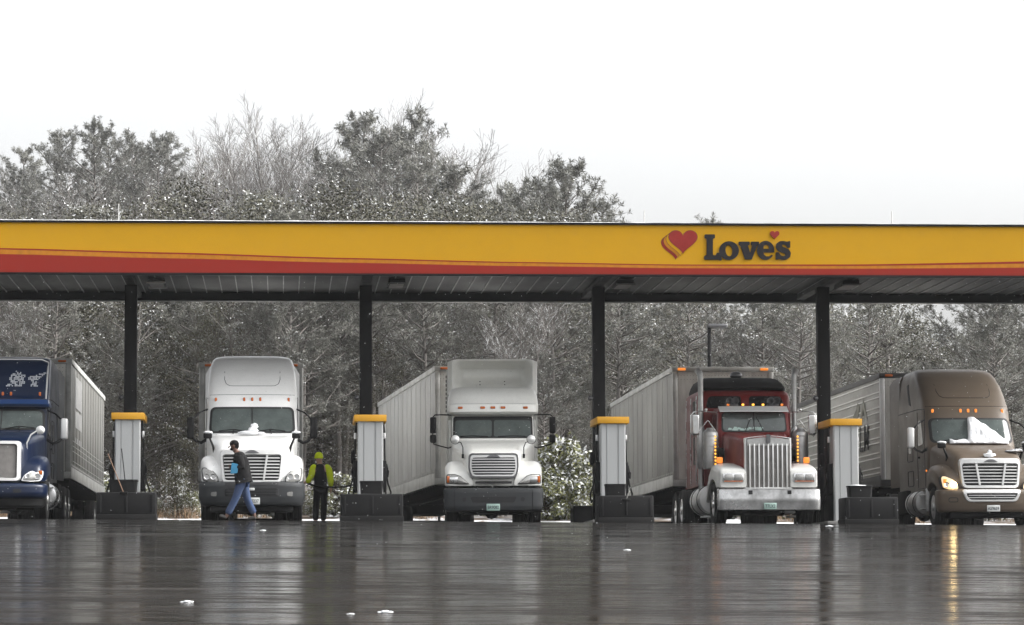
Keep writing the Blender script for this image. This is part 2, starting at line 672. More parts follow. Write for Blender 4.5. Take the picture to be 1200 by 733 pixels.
# ------------------------------------------------------------------ rounded sleeper tractor (white one, brown one, blue one)
def aero_tractor(label, loc, rz, body, bumper, style):
    t = thing('semi_truck', label, 'truck', loc, rz, 'semi trucks standing at the diesel pumps')
    blue = style == 'blue'
    brown = style == 'brown'
    bm_ = M[body]
    chassis(t, .5, 8.9, (1.25, 6.9, 8.2))
    # ---- cab and sleeper
    tab = [(.95, 1.06, 2.0, 6.0), (1.9, 1.08, 1.92, 6.0), (2.06, 1.08, 1.95, 6.0), (2.80, 1.07, 2.50, 6.0), (2.88, 1.075, 2.52, 6.0),
           (3.02, 1.075, 2.62, 6.0), (3.3, 1.06, 2.9, 6.0), (3.6, 1.04, 3.28, 6.0), (3.85, 1.005, 3.7, 6.0), (4.0, .96, 4.02, 5.98), (4.08, .89, 4.3, 5.9), (4.12, .78, 4.55, 5.8)]
    if blue:
        tab = [(.95, 1.04, 2.0, 6.0), (1.9, 1.05, 1.92, 6.0), (2.2, 1.05, 2.0, 6.0), (2.76, 1.03, 2.42, 6.0), (2.86, 1.07, 2.28, 6.0), (2.98, 1.08, 2.3, 6.0),
               (3.02, 1.08, 2.42, 6.0), (3.3, 1.08, 2.6, 6.0), (3.6, 1.07, 2.82, 6.0), (3.9, 1.06, 3.1, 6.0), (4.04, 1.03, 3.35, 5.98), (4.1, .93, 3.6, 5.9), (4.13, .78, 3.9, 5.8)]
    sh = Shell(tab, .5, 3.2)
    mb = MB()
    sh.mesh(mb)
    cab = mb.build('cab', bm_, t, 40)
    # windscreen: seal, glass, centre divider
    z0, z1 = (2.12, 2.76) if not blue else (2.22, 2.74)
    w0, w1 = (1.02, .985)
    sb = MB()
    sb.patch(w0, w1, z0, z1, .12, lambda x, z: sh.front(x, z, .022), (0, 1, 0), .03)
    seal = sb.build('windscreen_seal', M['grille_void'], t)
    gb = MB()
    gb.patch(w0 - .06, w1 - .055, z0 + .04, z1 - .045, .10, lambda x, z: sh.front(x, z, .032), (0, 1, 0), .008)
    wsc = gb.build('windscreen', M['glass'], t)
    db = MB()
    db.sweep([sh.front(0, z0 + (z1 - z0) * i / 6, .036) for i in range(7)], .012, .026, 0, V((0, 1, 0)), V((1, 0, 0)))
    db.build('divider', M['grille_void'], wsc)
    for s in (-1, 1):
        wb = MB()
        wb.tube([sh.front(s * .10, z0 + .03, .05), sh.front(s * .42, z0 + .085, .05), sh.front(s * .78, z0 + .05, .05)], .012, 6)
        wb.tube([sh.front(s * .45, z0 - .02, .03), sh.front(s * .42, z0 + .085, .055)], .013, 6)
        wb.build('wiper', M['black_plastic'], wsc)
    # roof marker lights
    zl = 2.94 if not blue else 3.12
    for x in (-.86, -.19, 0, .19, .86):
        marker(t, sh.front(x, zl, .0), .055, .10, M['amber'] if not brown else M['amber_glow'])
    # roof crease
    rb = MB()
    if not blue:
        path = [(-.66, 3.66), (-.66, 3.45), (-.62, 3.34), (-.54, 3.29)] + [(-.54 + .108 * i, 3.285) for i in range(1, 10)] + [(.54, 3.29), (.62, 3.34), (.66, 3.45), (.66, 3.66)]
        rb.tube([sh.front(x, z, .001) for x, z in path], .007, 5)
        rb.tube([sh.front(-1.0 + .1 * i, 3.06, -.001) for i in range(21)], .007, 5)
        rb.build('roof_seam', M['grey_plastic' if not brown else 'black_plastic'], cab)
    # white edge trim round the roof cap where rain and slush catch the light
    # ---- sides: window, door seams, steps
    for s in (-1, 1):
        wo = rpoly([(2.72, 2.12), (3.36, 2.08), (3.36, 2.72), (2.98, 2.74)], .07, 4)
        wb = MB()
        wb.panel(wo, lambda y, z, s=s: sh.side(s, y, z, .012), (-s, 0, 0), .02)
        wb.build('side_window', M['glass_dark'], t)
        lb = MB()
        for ya in (2.58, 3.48):
            lb.tube([sh.side(s, ya, z, .002) for z in (1.05, 1.6, 2.1, 2.7, 2.95)], .008, 5)
        lb.tube([sh.side(s, 2.6, 2.98, .002), sh.side(s, 3.4, 3.02, .002), sh.side(s, 5.9, 3.02, .002)], .01, 5)
        lb.tube([sh.side(s, y, 1.02, .002) for y in (2.58, 3.48)], .008, 5)
        for (ya, yb_, za, zb) in ((4.05, 4.75, 1.75, 2.55), (4.05, 4.75, 1.12, 1.5)):
            q = rrect(ya, yb_, za, zb, .08, 4)
            lb.tube([sh.side(s, y, z, .002) for y, z in q + q[:1]], .011, 5)
        lb.build('door_seam', M['black_plastic'], cab)
        sw = MB()
        sw.panel(rrect(4.2, 4.55, 1.95, 2.45, .06, 4), lambda y, z, s=s: sh.side(s, y, z, .01), (-s, 0, 0), .02)
        sw.build('sleeper_window', M['glass_dark'], t)
        if not blue:
            vb = MB()          # dark slanting vent high on the sleeper side
            vb.panel(rpoly([(4.3, 3.15), (4.55, 3.2), (5.0, 3.72), (4.8, 3.75)], .04, 3), lambda y, z, s=s: sh.side(s, y, z, .01), (-s, 0, 0), .015)
            vb.build('side_vent', M['black_plastic'], t)
        hb = MB()
        hb.box(s * 1.085 - .02, s * 1.085 + .02, 3.2, 3.4, 1.78, 1.83, 0, .01)
        hb.build('door_handle', M['black_plastic'], t)
        # side fairing behind the sleeper
        fb = MB()
        for y, x in ((5.85, 1.07), (6.2, 1.11), (6.6, 1.17)):
            pass
        fb.loft([[V((s * (x + dx), y, z)) for dx, z in ((-.04, 1.15), (0, 1.15), (0, 3.86 - k), (-.08 - k * .3, 4.02 - k), (-.12 - k * .3, 4.0 - k))] for y, x, k in ((5.85, 1.055, 0), (6.2, 1.11, .02), (6.6, 1.17, .05))])
        fb.build('side_fairing', bm_ if not blue else M['grey_plastic'], t)
        # tank, steps, chassis skirt
        tank(t, s * .93, 2.95, 4.3, .66, .33, M['steel'] if not blue else M['chrome'])
        pb = MB()
        for zz in (.48, .82):
            pb.box(s * 1.0 - .18, s * 1.0 + .18, 2.35, 2.85, zz, zz + .035, 0, .01)
        pb.box(s * .98 - .14, s * .98 + .14, 2.28, 2.4, .42, 1.0, 0, .02)
        pb.build('cab_step', M['steel'], t)
        kb = MB()
        kb.box(s * .98 - .2, s * .98 + .2, 4.5, 5.6, .42, 1.02, 0, .03)
        kb.build('battery_box', M['chassis'], t)
    # ---- hood and fenders
    hb = MB()
    if blue:
        loft_y(hb, [(.24, -.60, .60, .86, 1.72, .12), (.30, -.68, .68, .86, 1.80, .2), (.8, -.82, .82, .86, 1.97, .25), (1.5, -.93, .93, .86, 2.1, .25), (2.25, -1.03, 1.03, .86, 2.2, .25)], 0, 7)
    else:
        loft_y(hb, [(.30, -.70, .70, .84, 1.62, .10), (.34, -.77, .77, .84, 1.69, .2), (.55, -.84, .84, .84, 1.78, .3), (1.1, -.92, .92, .84, 1.92, .32), (1.7, -1.0, 1.0, .84, 2.03, .28), (2.3, -1.04, 1.04, .84, 2.1, .2)], 0, 7)
    hood = hb.build('hood', bm_, t, 42)
    for s in (-1, 1):
        fb = MB()
        secs = [(.22, .58, .98, .92, 1.12, .12), (.30, .56, 1.06, .90, 1.26, .18), (.45, .54, 1.12, .90, 1.38, .22), (.68, .52, 1.165, .92, 1.47, .26), (.95, .52, 1.185, 1.04, 1.53, .27), (1.3, .52, 1.19, 1.1, 1.56, .27), (1.7, .55, 1.18, 1.06, 1.55, .25), (2.0, .6, 1.15, .95, 1.52, .25), (2.3, .7, 1.08, .92, 1.5, .22)]
        if s < 0:
            secs = [(y, -b, -a, z0_, z1_, r) for y, a, b, z0_, z1_, r in secs]
        loft_y(fb, secs, 0, 7)
        fb.build('fender', bm_, t, 50)
        # headlamp
        yh = lambda x, z: .10 + .46 * max(0.0, abs(x) - .72) + .22 * (z - .9)
        ho = [(.775, .905), (.79, 1.02), (.88, 1.14), (1.05, 1.225), (1.125, 1.225), (1.14, 1.15), (1.11, .95), (.98, .905)]
        if blue:
            ho = [(.66, .93), (.72, 1.04), (.85, 1.135), (1.0, 1.15), (1.11, 1.15), (1.10, 1.02), (1.05, .93), (.85, .915)]
        if s < 0:
            ho = mirror_x(ho)
        big = rpoly([(x * 1.0 + (x - s * .98) * .12, z + (z - 1.06) * .12) for x, z in ho], .04, 3)
        kb = MB()
        kb.panel(big, lambda x, z: (x, yh(x, z), z), (0, 1, 0), .24)
        hl = kb.build('headlight', M['grille_void'] if not blue else M['chrome'], t)
        gb = MB()
        gb.panel(rpoly(ho, .04, 3), lambda x, z: (x, yh(x, z) - .012, z), (0, 1, 0), .02, dome=.03)
        lit = brown
        gb.build('lens', M['lens'] if not lit else M['lens_lit'], hl)
        for q, (dx, rr) in enumerate(((.0, .07), (.15, .065)) if not blue else ((.12, .07), (-.1, .05))):
            rb = MB()
            c = (s * (.88 + dx), yh(.88 + dx, 1.02) - .045, 1.02)
            rb.lathe([(rr, -.012), (rr * .92, -.02), (rr * .6, -.008), (0, -.004)], 'y', c, 20)
            rb.build('reflector', M['chrome'] if not (lit and s < 0 and q == 0) else M['lens_hot'], hl)
        if brown or blue:
            ab = MB()
            ab.box(s * 1.06 - .045, s * 1.06 + .045, yh(1.06, 1.1) - .05, yh(1.06, 1.1), 1.06, 1.16, 0, .02)
            ab.build('turn_signal', M['amber_glow'] if lit else M['amber'], hl)
        if brown:
            marker(t, (s * 1.19, 1.85, 1.42), .03, .05, M['amber_glow'], 'side_marker')
        wheel(t, s * 1.02, 1.25, s, False, M['steel'])
        for a in (6.9, 8.2):
            wheel(t, s * 1.06, a, s, True, M['steel'])
        mud_flap(t, s * .9, 8.8)
        # mirrors
        pb = MB()
        pb.box(s * 1.455 - .085, s * 1.455 + .085, 2.32, 2.46, 2.0, 2.52, 0, .05, 3)
        mi = pb.build('mirror', M['black_plastic'] if not (brown or blue) else M['bright_trim'], t)
        qb = MB()
        qb.tube([(s * 1.04, 2.35, 2.0), (s * 1.2, 2.3, 1.9), (s * 1.33, 2.34, 1.95), (s * 1.42, 2.38, 2.05)], [.04, .035, .03, .03], 8)
        qb.build('mirror_arm', M['black_plastic'], mi)
        qb = MB()
        qb.tube([(s * 1.05, 2.75, 2.72), (s * 1.25, 2.5, 2.62), (s * 1.40, 2.4, 2.46)], .02, 8)
        qb.build('mirror_arm', M['black_plastic'], mi)
        xb = MB()
        if blue:
            xb.tube([(s * .72, .55, 1.62), (s * .73, .45, 1.82), (s * .82, .45, 2.02), (s * .98, .5, 2.13)], .018, 8)
            xb.ball((s * 1.03, .52, 2.13), (.105, .07, .105), 16)
            xb.build('hood_mirror', M['bright_trim'], t)
        else:
            xb.tube([(s * .87, .95, 1.62), (s * .90, .86, 1.76), (s * .98, .82, 1.95)], [.035, .028, .022], 8)
            xb.box(s * 1.02 - .1, s * 1.02 + .1, .76, .88, 1.93, 2.06, 0, .035, 3)
            hm = xb.build('hood_mirror', M['black_plastic'] if not brown else M['black_plastic'], t)
            snow_lump('snow_cap', None, [((s * 1.02, .82, 2.07), (.105, .075, .035))], 3 + s, parent=hm)
    # ---- grille
    yg = lambda x, z: .04 + .10 * (x / .75) ** 2 + .08 * (z - .85)
    fm = lambda x, z: (x, yg(x, z), z)
    if blue:
        yg = lambda x, z: .0 + .10 * (x / .6) ** 2 + .05 * (z - .85)
        fm = lambda x, z: (x, yg(x, z), z)
        o_ = dense(rpoly([(-.62, .90), (.62, .90), (.62, 1.86), (-.62, 1.86)], .1, 4), 3)
        i_ = dense(rpoly([(-.52, .99), (.52, .99), (.52, 1.77), (-.52, 1.77)], .06, 4), 3)
        b = MB()
        b.frame(o_, i_, fm, (0, 1, 0), .28)
        g = b.build('grille', M['bright_trim'], t)
        b = MB()
        b.panel(i_, lambda x, z: (x, yg(x, z) + .05, z), (0, 1, 0), .03)
        b.build('grille_mesh', M['grille_mesh'], g)
        b = MB()
        b.box(-.025, .025, -.03, .06, .97, 1.79, 0, .01)
        b.build('grille_bar', M['chrome'], g)
    else:
        def trap(a, b_, za, zb, r):
            return dense(rpoly([(-b_, za), (b_, za), (a, zb), (-a, zb)], r, 5), 3)
        zt, zb_ = 1.66, .86
        if brown:
            zb_ = .92
        o_ = trap(.745, .68, zb_, zt, .13)
        i_ = trap(.665, .61, zb_ + .09, zt - .15, .07)
        b = MB()
        b.frame(o_, i_, fm, (0, 1, 0), .26)
        g = b.build('grille', M['bright_trim'], t)
        b = MB()
        b.panel(i_, lambda x, z: (x, yg(x, z) + .07, z), (0, 1, 0), .03)
        b.build('grille_mesh', M['grille_void'], g)
        b = MB()
        n = 7 if not brown else 6
        zs = [zb_ + .09 + (zt - zb_ - .24) * (i + .75) / (n + .5) for i in range(n)]
        bars(b, zs, lambda z: .62 + .05 * (z - .9), lambda x, z: yg(x, z) + .03, .026, .05)
        b.build('grille_bar', M['bright_trim'], g)
        for s in (-1, 1):
            b = MB()
            b.sweep([V((s * (.27 + .08 * k), yg(.3, zb_ + .09) + .012 + .02 * k, zb_ + .08 + (zt - zb_ - .22) * k)) for k in (0, .5, 1)], .05, .045, 0, V((0, 1, 0)), V((1, 0, 0)))
            b.build('grille_post', M['bright_trim'], g)
        b = MB()      # maker's badge: small winged oval
        b.panel(dense(rpoly([(-.17, zt - .095), (.17, zt - .095), (.10, zt - .055), (.05, zt - .03), (-.05, zt - .03), (-.10, zt - .055)], .015, 3), 2), lambda x, z: (x, yg(x, z) - .02, z), (0, 1, 0), .03)
        b.build('badge', M['dark_chrome'], g)
    # ---- bumper
    bs = Shell([(.36, 1.13, .10, .8), (.40, 1.17, .06, .8), (.55, 1.21, .02, .8), (.82, 1.22, .0, .8), (.88, 1.21, .02, .8), (.91, 1.17, .06, .8)], .5, 2.6)
    if blue:
        bs = Shell([(.50, 1.12, .10, .8), (.54, 1.17, .04, .8), (.62, 1.2, .0, .8), (.80, 1.2, .0, .8), (.83, 1.19, .02, .8), (.855, 1.15, .06, .8)], .5, 2.6)
    b = MB()
    bs.mesh(b, step=.04)
    bp = b.build('bumper', M[bumper], t)
    if blue:
        b = MB()
        vs = Shell([(.30, 1.08, .2, .8), (.34, 1.12, .16, .8), (.5, 1.13, .14, .8)], .5, 2.6)
        vs.mesh(b)
        b.build('air_dam', M['black_plastic'], t)
        for s in (-1, 1):
            b = MB()
            b.panel(rrect(s * .55 - .09, s * .55 + .09, .63, .72, .03, 3), lambda x, z: bs.front(x, z, .008), (0, 1, 0), .02)
            b.build('tow_hook_cover', M['grille_void'], bp)
    elif not brown:
        b = MB()
        b.panel(dense(rrect(-.62, .62, .56, .76, .07, 4), 3), lambda x, z: bs.front(x, z, .004), (0, 1, 0), .02)
        ik = b.build('bumper_intake', M['grille_void'], bp)
        b = MB()
        bars(b, [.63, .69], .6, lambda x, z: bs.front(x, z, .006).y, .016, .02)
        b.build('intake_slat', M['grey_plastic'], ik)
        b = MB()
        b.panel(dense(rrect(-.62, .62, .815, .885, .02, 3), 3), lambda x, z: bs.front(x, z, .004), (0, 1, 0), .02)
        b.build('bumper_gap', M['grille_void'], bp)
        for s in (-1, 1):
            b = MB()
            q = rpoly([(s * .87 - .065, .58), (s * .87 + .065, .57), (s * .87 + .07, .68), (s * .87 - .065, .665)], .03, 3)
            b.panel(q, lambda x, z: bs.front(x, z, .015), (0, 1, 0), .03)
            b.build('fog_light', M['lens'], bp)
        b = MB()
        b.box(-.075, .065, -.02, .0, .70, .76, 0, .012)
        b.build('tow_badge', M['plate'], bp)
        plate(bp, 0.03, -.025, .46, 'P00237')
    else:
        o_ = dense(rpoly([(-.60, .60), (.60, .60), (.72, .90), (-.72, .90)], .09, 4), 3)
        i_ = dense(rpoly([(-.53, .65), (.53, .65), (.62, .80), (-.62, .80)], .06, 4), 3)
        b = MB()
        b.frame(o_, i_, lambda x, z: bs.front(x, z, .04), (0, 1, 0), .06)
        lg = b.build('lower_grille', M['bright_trim'], bp)
        b = MB()
        b.panel(i_, lambda x, z: bs.front(x, z, .01), (0, 1, 0), .02)
        b.build('grille_mesh', M['grille_void'], lg)
        b = MB()
        bars(b, [.70, .755], .56, lambda x, z: bs.front(x, z, .025).y, .016, .02)
        b.build('grille_bar', M['bright_trim'], lg)
        for s in (-1, 1):
            b = MB()
            q = rrect(s * .90 - .1, s * .90 + .1, .60, .70, .04, 3)
            b.tube([bs.front(x, z, .004) for x, z in q + q[:1]], .008, 5)
            b.build('fog_recess', M['black_plastic'], bp)
        plate(bp, 0.02, -.03, .44, 'A59659')
    b = MB()
    if not blue:
        b.box(-.95, .95, .3, .9, .22, .36, 0, .03)
        b.build('air_dam', M['black_plastic'], t)
    return t, sh


# ------------------------------------------------------------------ older cream truck with the two-step roof
def relief(mb, x0, x1, z0, z1, fy, yb, nx=28, nz=14, mi=0, topf=None):
    rings = []
    for i in range(nz + 1):
        z = z0 + (z1 - z0) * i / nz
        row = []
        for j in range(nx + 1):
            x = x0 + (x1 - x0) * j / nx
            zz = z if not topf else z0 + (topf(x) - z0) * i / nz
            row.append(V((x, fy(x, zz), zz)))
        rings.append([V((x0, yb, row[0].z))] + row + [V((x1, yb, row[-1].z))])
    mb.loft(rings, mi, (True, True), True)


def cream_tractor(label, loc, rz):
    t = thing('semi_truck', label, 'truck', loc, rz, 'semi trucks standing at the diesel pumps')
    bm_ = M['cream_paint']
    chassis(t, .5, 8.6, (1.2, 6.6, 7.9))
    sh = Shell([(.95, 1.0, 1.85, 4.0), (1.9, 1.02, 1.72, 4.0), (2.12, 1.02, 1.72, 4.0), (2.74, 1.0, 2.05, 4.0)], .28, 3.6)
    mb = MB()
    sh.mesh(mb)
    mb.build('cab', bm_, t)
    br = Shell([(2.73, 1.05, 2.02, 5.9), (2.75, 1.10, 1.80, 5.9), (2.80, 1.12, 1.74, 5.9), (2.98, 1.125, 1.76, 5.9), (3.02, 1.12, 1.80, 5.9), (3.2, 1.10, 1.95, 5.9), (3.34, 1.06, 2.15, 5.9), (3.42, 1.0, 2.35, 5.9), (3.46, .9, 2.6, 5.9)], .38, 3.0)
    mb = MB()
    br.mesh(mb, step=.05)
    roof = mb.build('roof', bm_, t, 45)
    mb = MB()
    mb.tube([br.front(-1.06 + .106 * i, 2.995, .001) for i in range(21)], .006, 5)
    mb.build('roof_seam', M['steel'], roof)
    # raised fairing with a hollowed face
    fy = lambda x, z: 2.95 + .22 * (z - 3.4) + .85 * smooth((1.0 - abs(x)) / .26) * smooth((z - 3.36) / .45) * (1 - .85 * smooth((z - 3.98) / .2)) + 1.2 * max(0, abs(x) - 1.0) ** 1.2
    topf = lambda x: 4.2 - .5 * max(0, abs(x) - .82) ** 1.6
    mb = MB()
    relief(mb, -1.12, 1.12, 3.30, 4.2, fy, 5.9, 40, 22, 0, topf)
    fr = mb.build('roof_fairing', bm_, t, 50)
    mb = MB()
    for x in (-.31, .31):
        for z in (3.56, 3.66):
            mb.ball((x, fy(x, z) - .005, z), .017, 8)
    mb.build('bolt', M['black_metal'], fr)
    mb = MB()
    mb.box(-1.1, 1.1, 3.9, 5.9, 1.0, 2.74, 0, .06)
    mb.build('sleeper', bm_, t)
    # windscreen in two panes
    z0, z1 = 2.15, 2.70
    mb = MB()
    mb.patch(.985, .975, z0, z1, .06, lambda x, z: sh.front(x, z, .022), (0, 1, 0), .03)
    mb.build('windscreen_seal', M['grille_void'], t)
    for s in (-1, 1):
        mb = MB()
        mb.patch(s * .935, s * .925, z0 + .035, z1 - .10, .05, lambda x, z: sh.front(x, z, .034), (0, 1, 0), .008, xc0=.025)
        ws = mb.build('windscreen', M['glass'], t)
        mb = MB()
        mb.tube([sh.front(s * .12, z0 + .04, .04), sh.front(s * .5, z0 + .06, .04), sh.front(s * .8, z0 + .045, .04)], .011, 6)
        mb.build('wiper', M['black_plastic'], ws)
    for x in (-.80, -.25, .0, .25, .80):
        marker(t, br.front(x, 2.90, .0), .12, .06, M['amber'])
    # hood, fenders
    mb = MB()
    loft_y(mb, [(.22, -.58, .58, .93, 1.66, .12), (.28, -.65, .65, .92, 1.73, .2), (.55, -.72, .72, .92, 1.84, .28), (1.1, -.84, .84, .92, 1.98, .3), (1.7, -.98, .98, .92, 2.1, .26), (2.0, -1.01, 1.01, .92, 2.15, .2)], 0, 7)
    mb.build('hood', bm_, t, 45)
    for s in (-1, 1):
        secs = [(.16, .5, 1.06, .93, 1.10, .12), (.22, .5, 1.12, .92, 1.24, .16), (.36, .5, 1.155, .92, 1.38, .22), (.6, .5, 1.17, .92, 1.50, .26), (.85, .5, 1.175, 1.06, 1.55, .26), (1.5, .5, 1.175, 1.08, 1.55, .26), (1.85, .6, 1.15, .95, 1.5, .24)]
        if s < 0:
            secs = [(y, -b, -a, a0, a1, r) for y, a, b, a0, a1, r in secs]
        mb = MB()
        loft_y(mb, secs, 0, 7)
        mb.build('fender', bm_, t, 50)
        yh = lambda x, z: .05 + .40 * max(0.0, abs(x) - .7) ** 1.4 + .18 * (z - .93)
        ho = [(.60, .985), (.70, 1.06), (.80, 1.15), (.92, 1.19), (1.10, 1.19), (1.12, 1.15), (1.12, 1.0), (1.10, .985)]
        if s < 0:
            ho = mirror_x(ho)
        mb = MB()
        mb.panel(rpoly([(x + (x - s * .9) * .09, z + (z - 1.07) * .17) for x, z in ho], .03, 3), lambda x, z: (x, yh(x, z), z), (0, 1, 0), .22)
        hl = mb.build('headlight', M['grille_void'], t)
        mb = MB()
        mb.panel(rpoly(ho, .03, 3), lambda x, z: (x, yh(x, z) - .014, z), (0, 1, 0), .02, dome=.02)
        mb.build('lens', M['lens'], hl)
        mb = MB()
        mb.box(s * .95 - .11, s * .95 + .11, yh(.95, 1.07) - .055, yh(.95, 1.07), 1.0, 1.14, 0, .03)
        mb.build('reflector', M['chrome'], hl)
        mb = MB()
        mb.box(s * 1.09 - .03, s * 1.09 + .03, yh(1.09, 1.07) - .05, yh(1.09, 1.07), 1.0, 1.16, 0, .015)
        mb.build('turn_signal', M['amber'], hl)
        wheel(t, s * 1.0, 1.2, s, False, M['steel'])
        for a in (6.6, 7.9):
            wheel(t, s * 1.04, a, s, True, M['steel'])
        mud_flap(t, s * .9, 8.5)
        tank(t, s * .9, 2.6, 4.4, .66, .32, M['steel'])
        # mirrors on a black hoop
        mb = MB()
        mb.box(s * 1.47 - .075, s * 1.47 + .075, 1.92, 2.04, 2.28, 2.68, 0, .03, 3)
        mi = mb.build('mirror', M['black_plastic'], t)
        mb = MB()
        mb.box(s * 1.47 - .08, s * 1.47 + .08, 1.9, 2.04, 2.04, 2.25, 0, .05, 3)
        mb.build('convex_mirror', M['black_plastic'], mi)
        mb = MB()
        mb.tube([(s * 1.02, 2.1, 2.74), (s * 1.3, 2.02, 2.74), (s * 1.42, 1.98, 2.735), (s * 1.48, 1.98, 2.68), (s * 1.48, 1.98, 2.1), (s * 1.46, 1.98, 2.02), (s * 1.3, 2.0, 1.97), (s * 1.1, 2.05, 1.92), (s * 1.02, 2.1, 1.95)], .016, 8)
        mb.build('mirror_arm', M['black_metal'], mi)
        mb = MB()
        mb.lathe([(.0, -.07), (.07, -.055), (.105, -.02), (.11, .0), (.09, .03), (0, .04)], 'y', (s * .92, .55, 2.06), 20)
        hm = mb.build('hood_mirror', M['bright_trim'], t)
        mb = MB()
        mb.lathe([(.108, -.012), (.117, -.012), (.117, .012), (.108, .012)], 'y', (s * .92, .55, 2.06), 20)
        mb.tube([(s * .90, .56, 2.02), (s * .78, .5, 1.98), (s * .735, .45, 1.86), (s * .735, .42, 1.66)], .012, 6)
        mb.box(s * .735 - .03, s * .735 + .03, .40, .46, 1.60, 1.70, 0, .01)
        mb.build('mirror_bracket', M['black_metal'], hm)
        mb = MB()
        wo = rpoly([(2.25, 2.15), (3.1, 2.1), (3.1, 2.66), (2.5, 2.68)], .06, 4)
        mb.panel(wo, lambda y, z: sh.side(s, y, z, .012), (-s, 0, 0), .02)
        mb.build('side_window', M['glass_dark'], t)
        mb = MB()     # tall extender with its pierced black edge strip
        mb.box(s * 1.14 - .03, s * 1.14 + .03, 5.6, 6.3, 1.1, 4.1, 0, .02)
        ex = mb.build('side_fairing', bm_, t)
        mb = MB()
        for k in range(9):
            mb.box(s * 1.175 - .012, s * 1.175 + .012, 5.585, 5.6, 3.0 + k * .11, 3.07 + k * .11, 0)
        mb.build('edge_strip', M['black_metal'], ex)
    # grille
    yg = lambda x, z: .02 + .06 * (x / .6) ** 2 + .06 * (z - 1.1)
    fm = lambda x, z: (x, yg(x, z), z)
    def hexa(a, za, zb, r):
        return dense(rpoly([(-a * .9, za), (a * .9, za), (a, za + (zb - za) * .35), (a * .98, zb), (-a * .98, zb), (-a, za + (zb - za) * .35)], r, 4), 3)
    a0, a1, a2 = hexa(.61, 1.11, 1.71, .10), hexa(.575, 1.145, 1.675, .09), hexa(.525, 1.19, 1.60, .06)
    mb = MB()
    mb.frame(a0, a1, fm, (0, 1, 0), .22)
    g = mb.build('grille', M['dark_chrome'], t)
    mb = MB()
    mb.frame(a1, a2, lambda x, z: (x, yg(x, z) + .01, z), (0, 1, 0), .06)
    mb.build('grille_surround', M['bright_trim'], g)
    mb = MB()
    mb.panel(a2, lambda x, z: (x, yg(x, z) + .06, z), (0, 1, 0), .02)
    mb.build('grille_mesh', M['grille_void'], g)
    mb = MB()
    bars(mb, [1.20 + .39 * (i + .6) / 6 for i in range(6)], .53, lambda x, z: yg(x, z) + .02, .026, .04)
    mb.build('grille_bar', M['bright_trim'], g)
    mb = MB()
    mb.panel(dense(rpoly([(-.17, 1.60), (.17, 1.60), (.10, 1.66), (-.10, 1.66)], .025, 3), 2), lambda x, z: (x, yg(x, z) - .02, z), (0, 1, 0), .03)
    mb.build('badge', M['dark_chrome'], g)
    mb = MB()
    mb.panel(dense(rrect(-.44, .44, .975, 1.035, .02, 3), 2), lambda x, z: (x, .075, z), (0, 1, 0), .05)
    mb.build('hood_slot', M['grille_void'], t)
    # bumper
    bs = Shell([(.31, 1.10, .10, .7), (.34, 1.15, .05, .7), (.42, 1.19, .02, .7), (.78, 1.20, .0, .7), (.85, 1.20, .015, .7), (.87, 1.17, .05, .7)], .30, 3.4)
    mb = MB()
    bs.mesh(mb, step=.04)
    bp = mb.build('bumper', M['grey_plastic'], t)
    mb = MB()
    mb.panel(dense(rpoly([(-.50, .52), (.50, .52), (.56, .66), (-.56, .66)], .04, 3), 3), lambda x, z: bs.front(x, z, .004), (0, 1, 0), .02)
    mb.build('bumper_intake', M['grille_void'], bp)
    for s in (-1, 1):
        mb = MB()
        mb.panel(rrect(s * .70 - .05, s * .70 + .05, .54, .65, .05, 4), lambda x, z: bs.front(x, z, .004), (0, 1, 0), .02)
        mb.build('tow_hole', M['grille_void'], bp)
        mb = MB()
        mb.tube([bs.front(s * .94, .33 + .05 * k, .001) for k in range(11)], .006, 5)
        mb.build('bumper_seam', M['black_plastic'], bp)
    plate(bp, -.01, -.02, .405, 'BR9082', True, w=.32, h=.165)
    return t


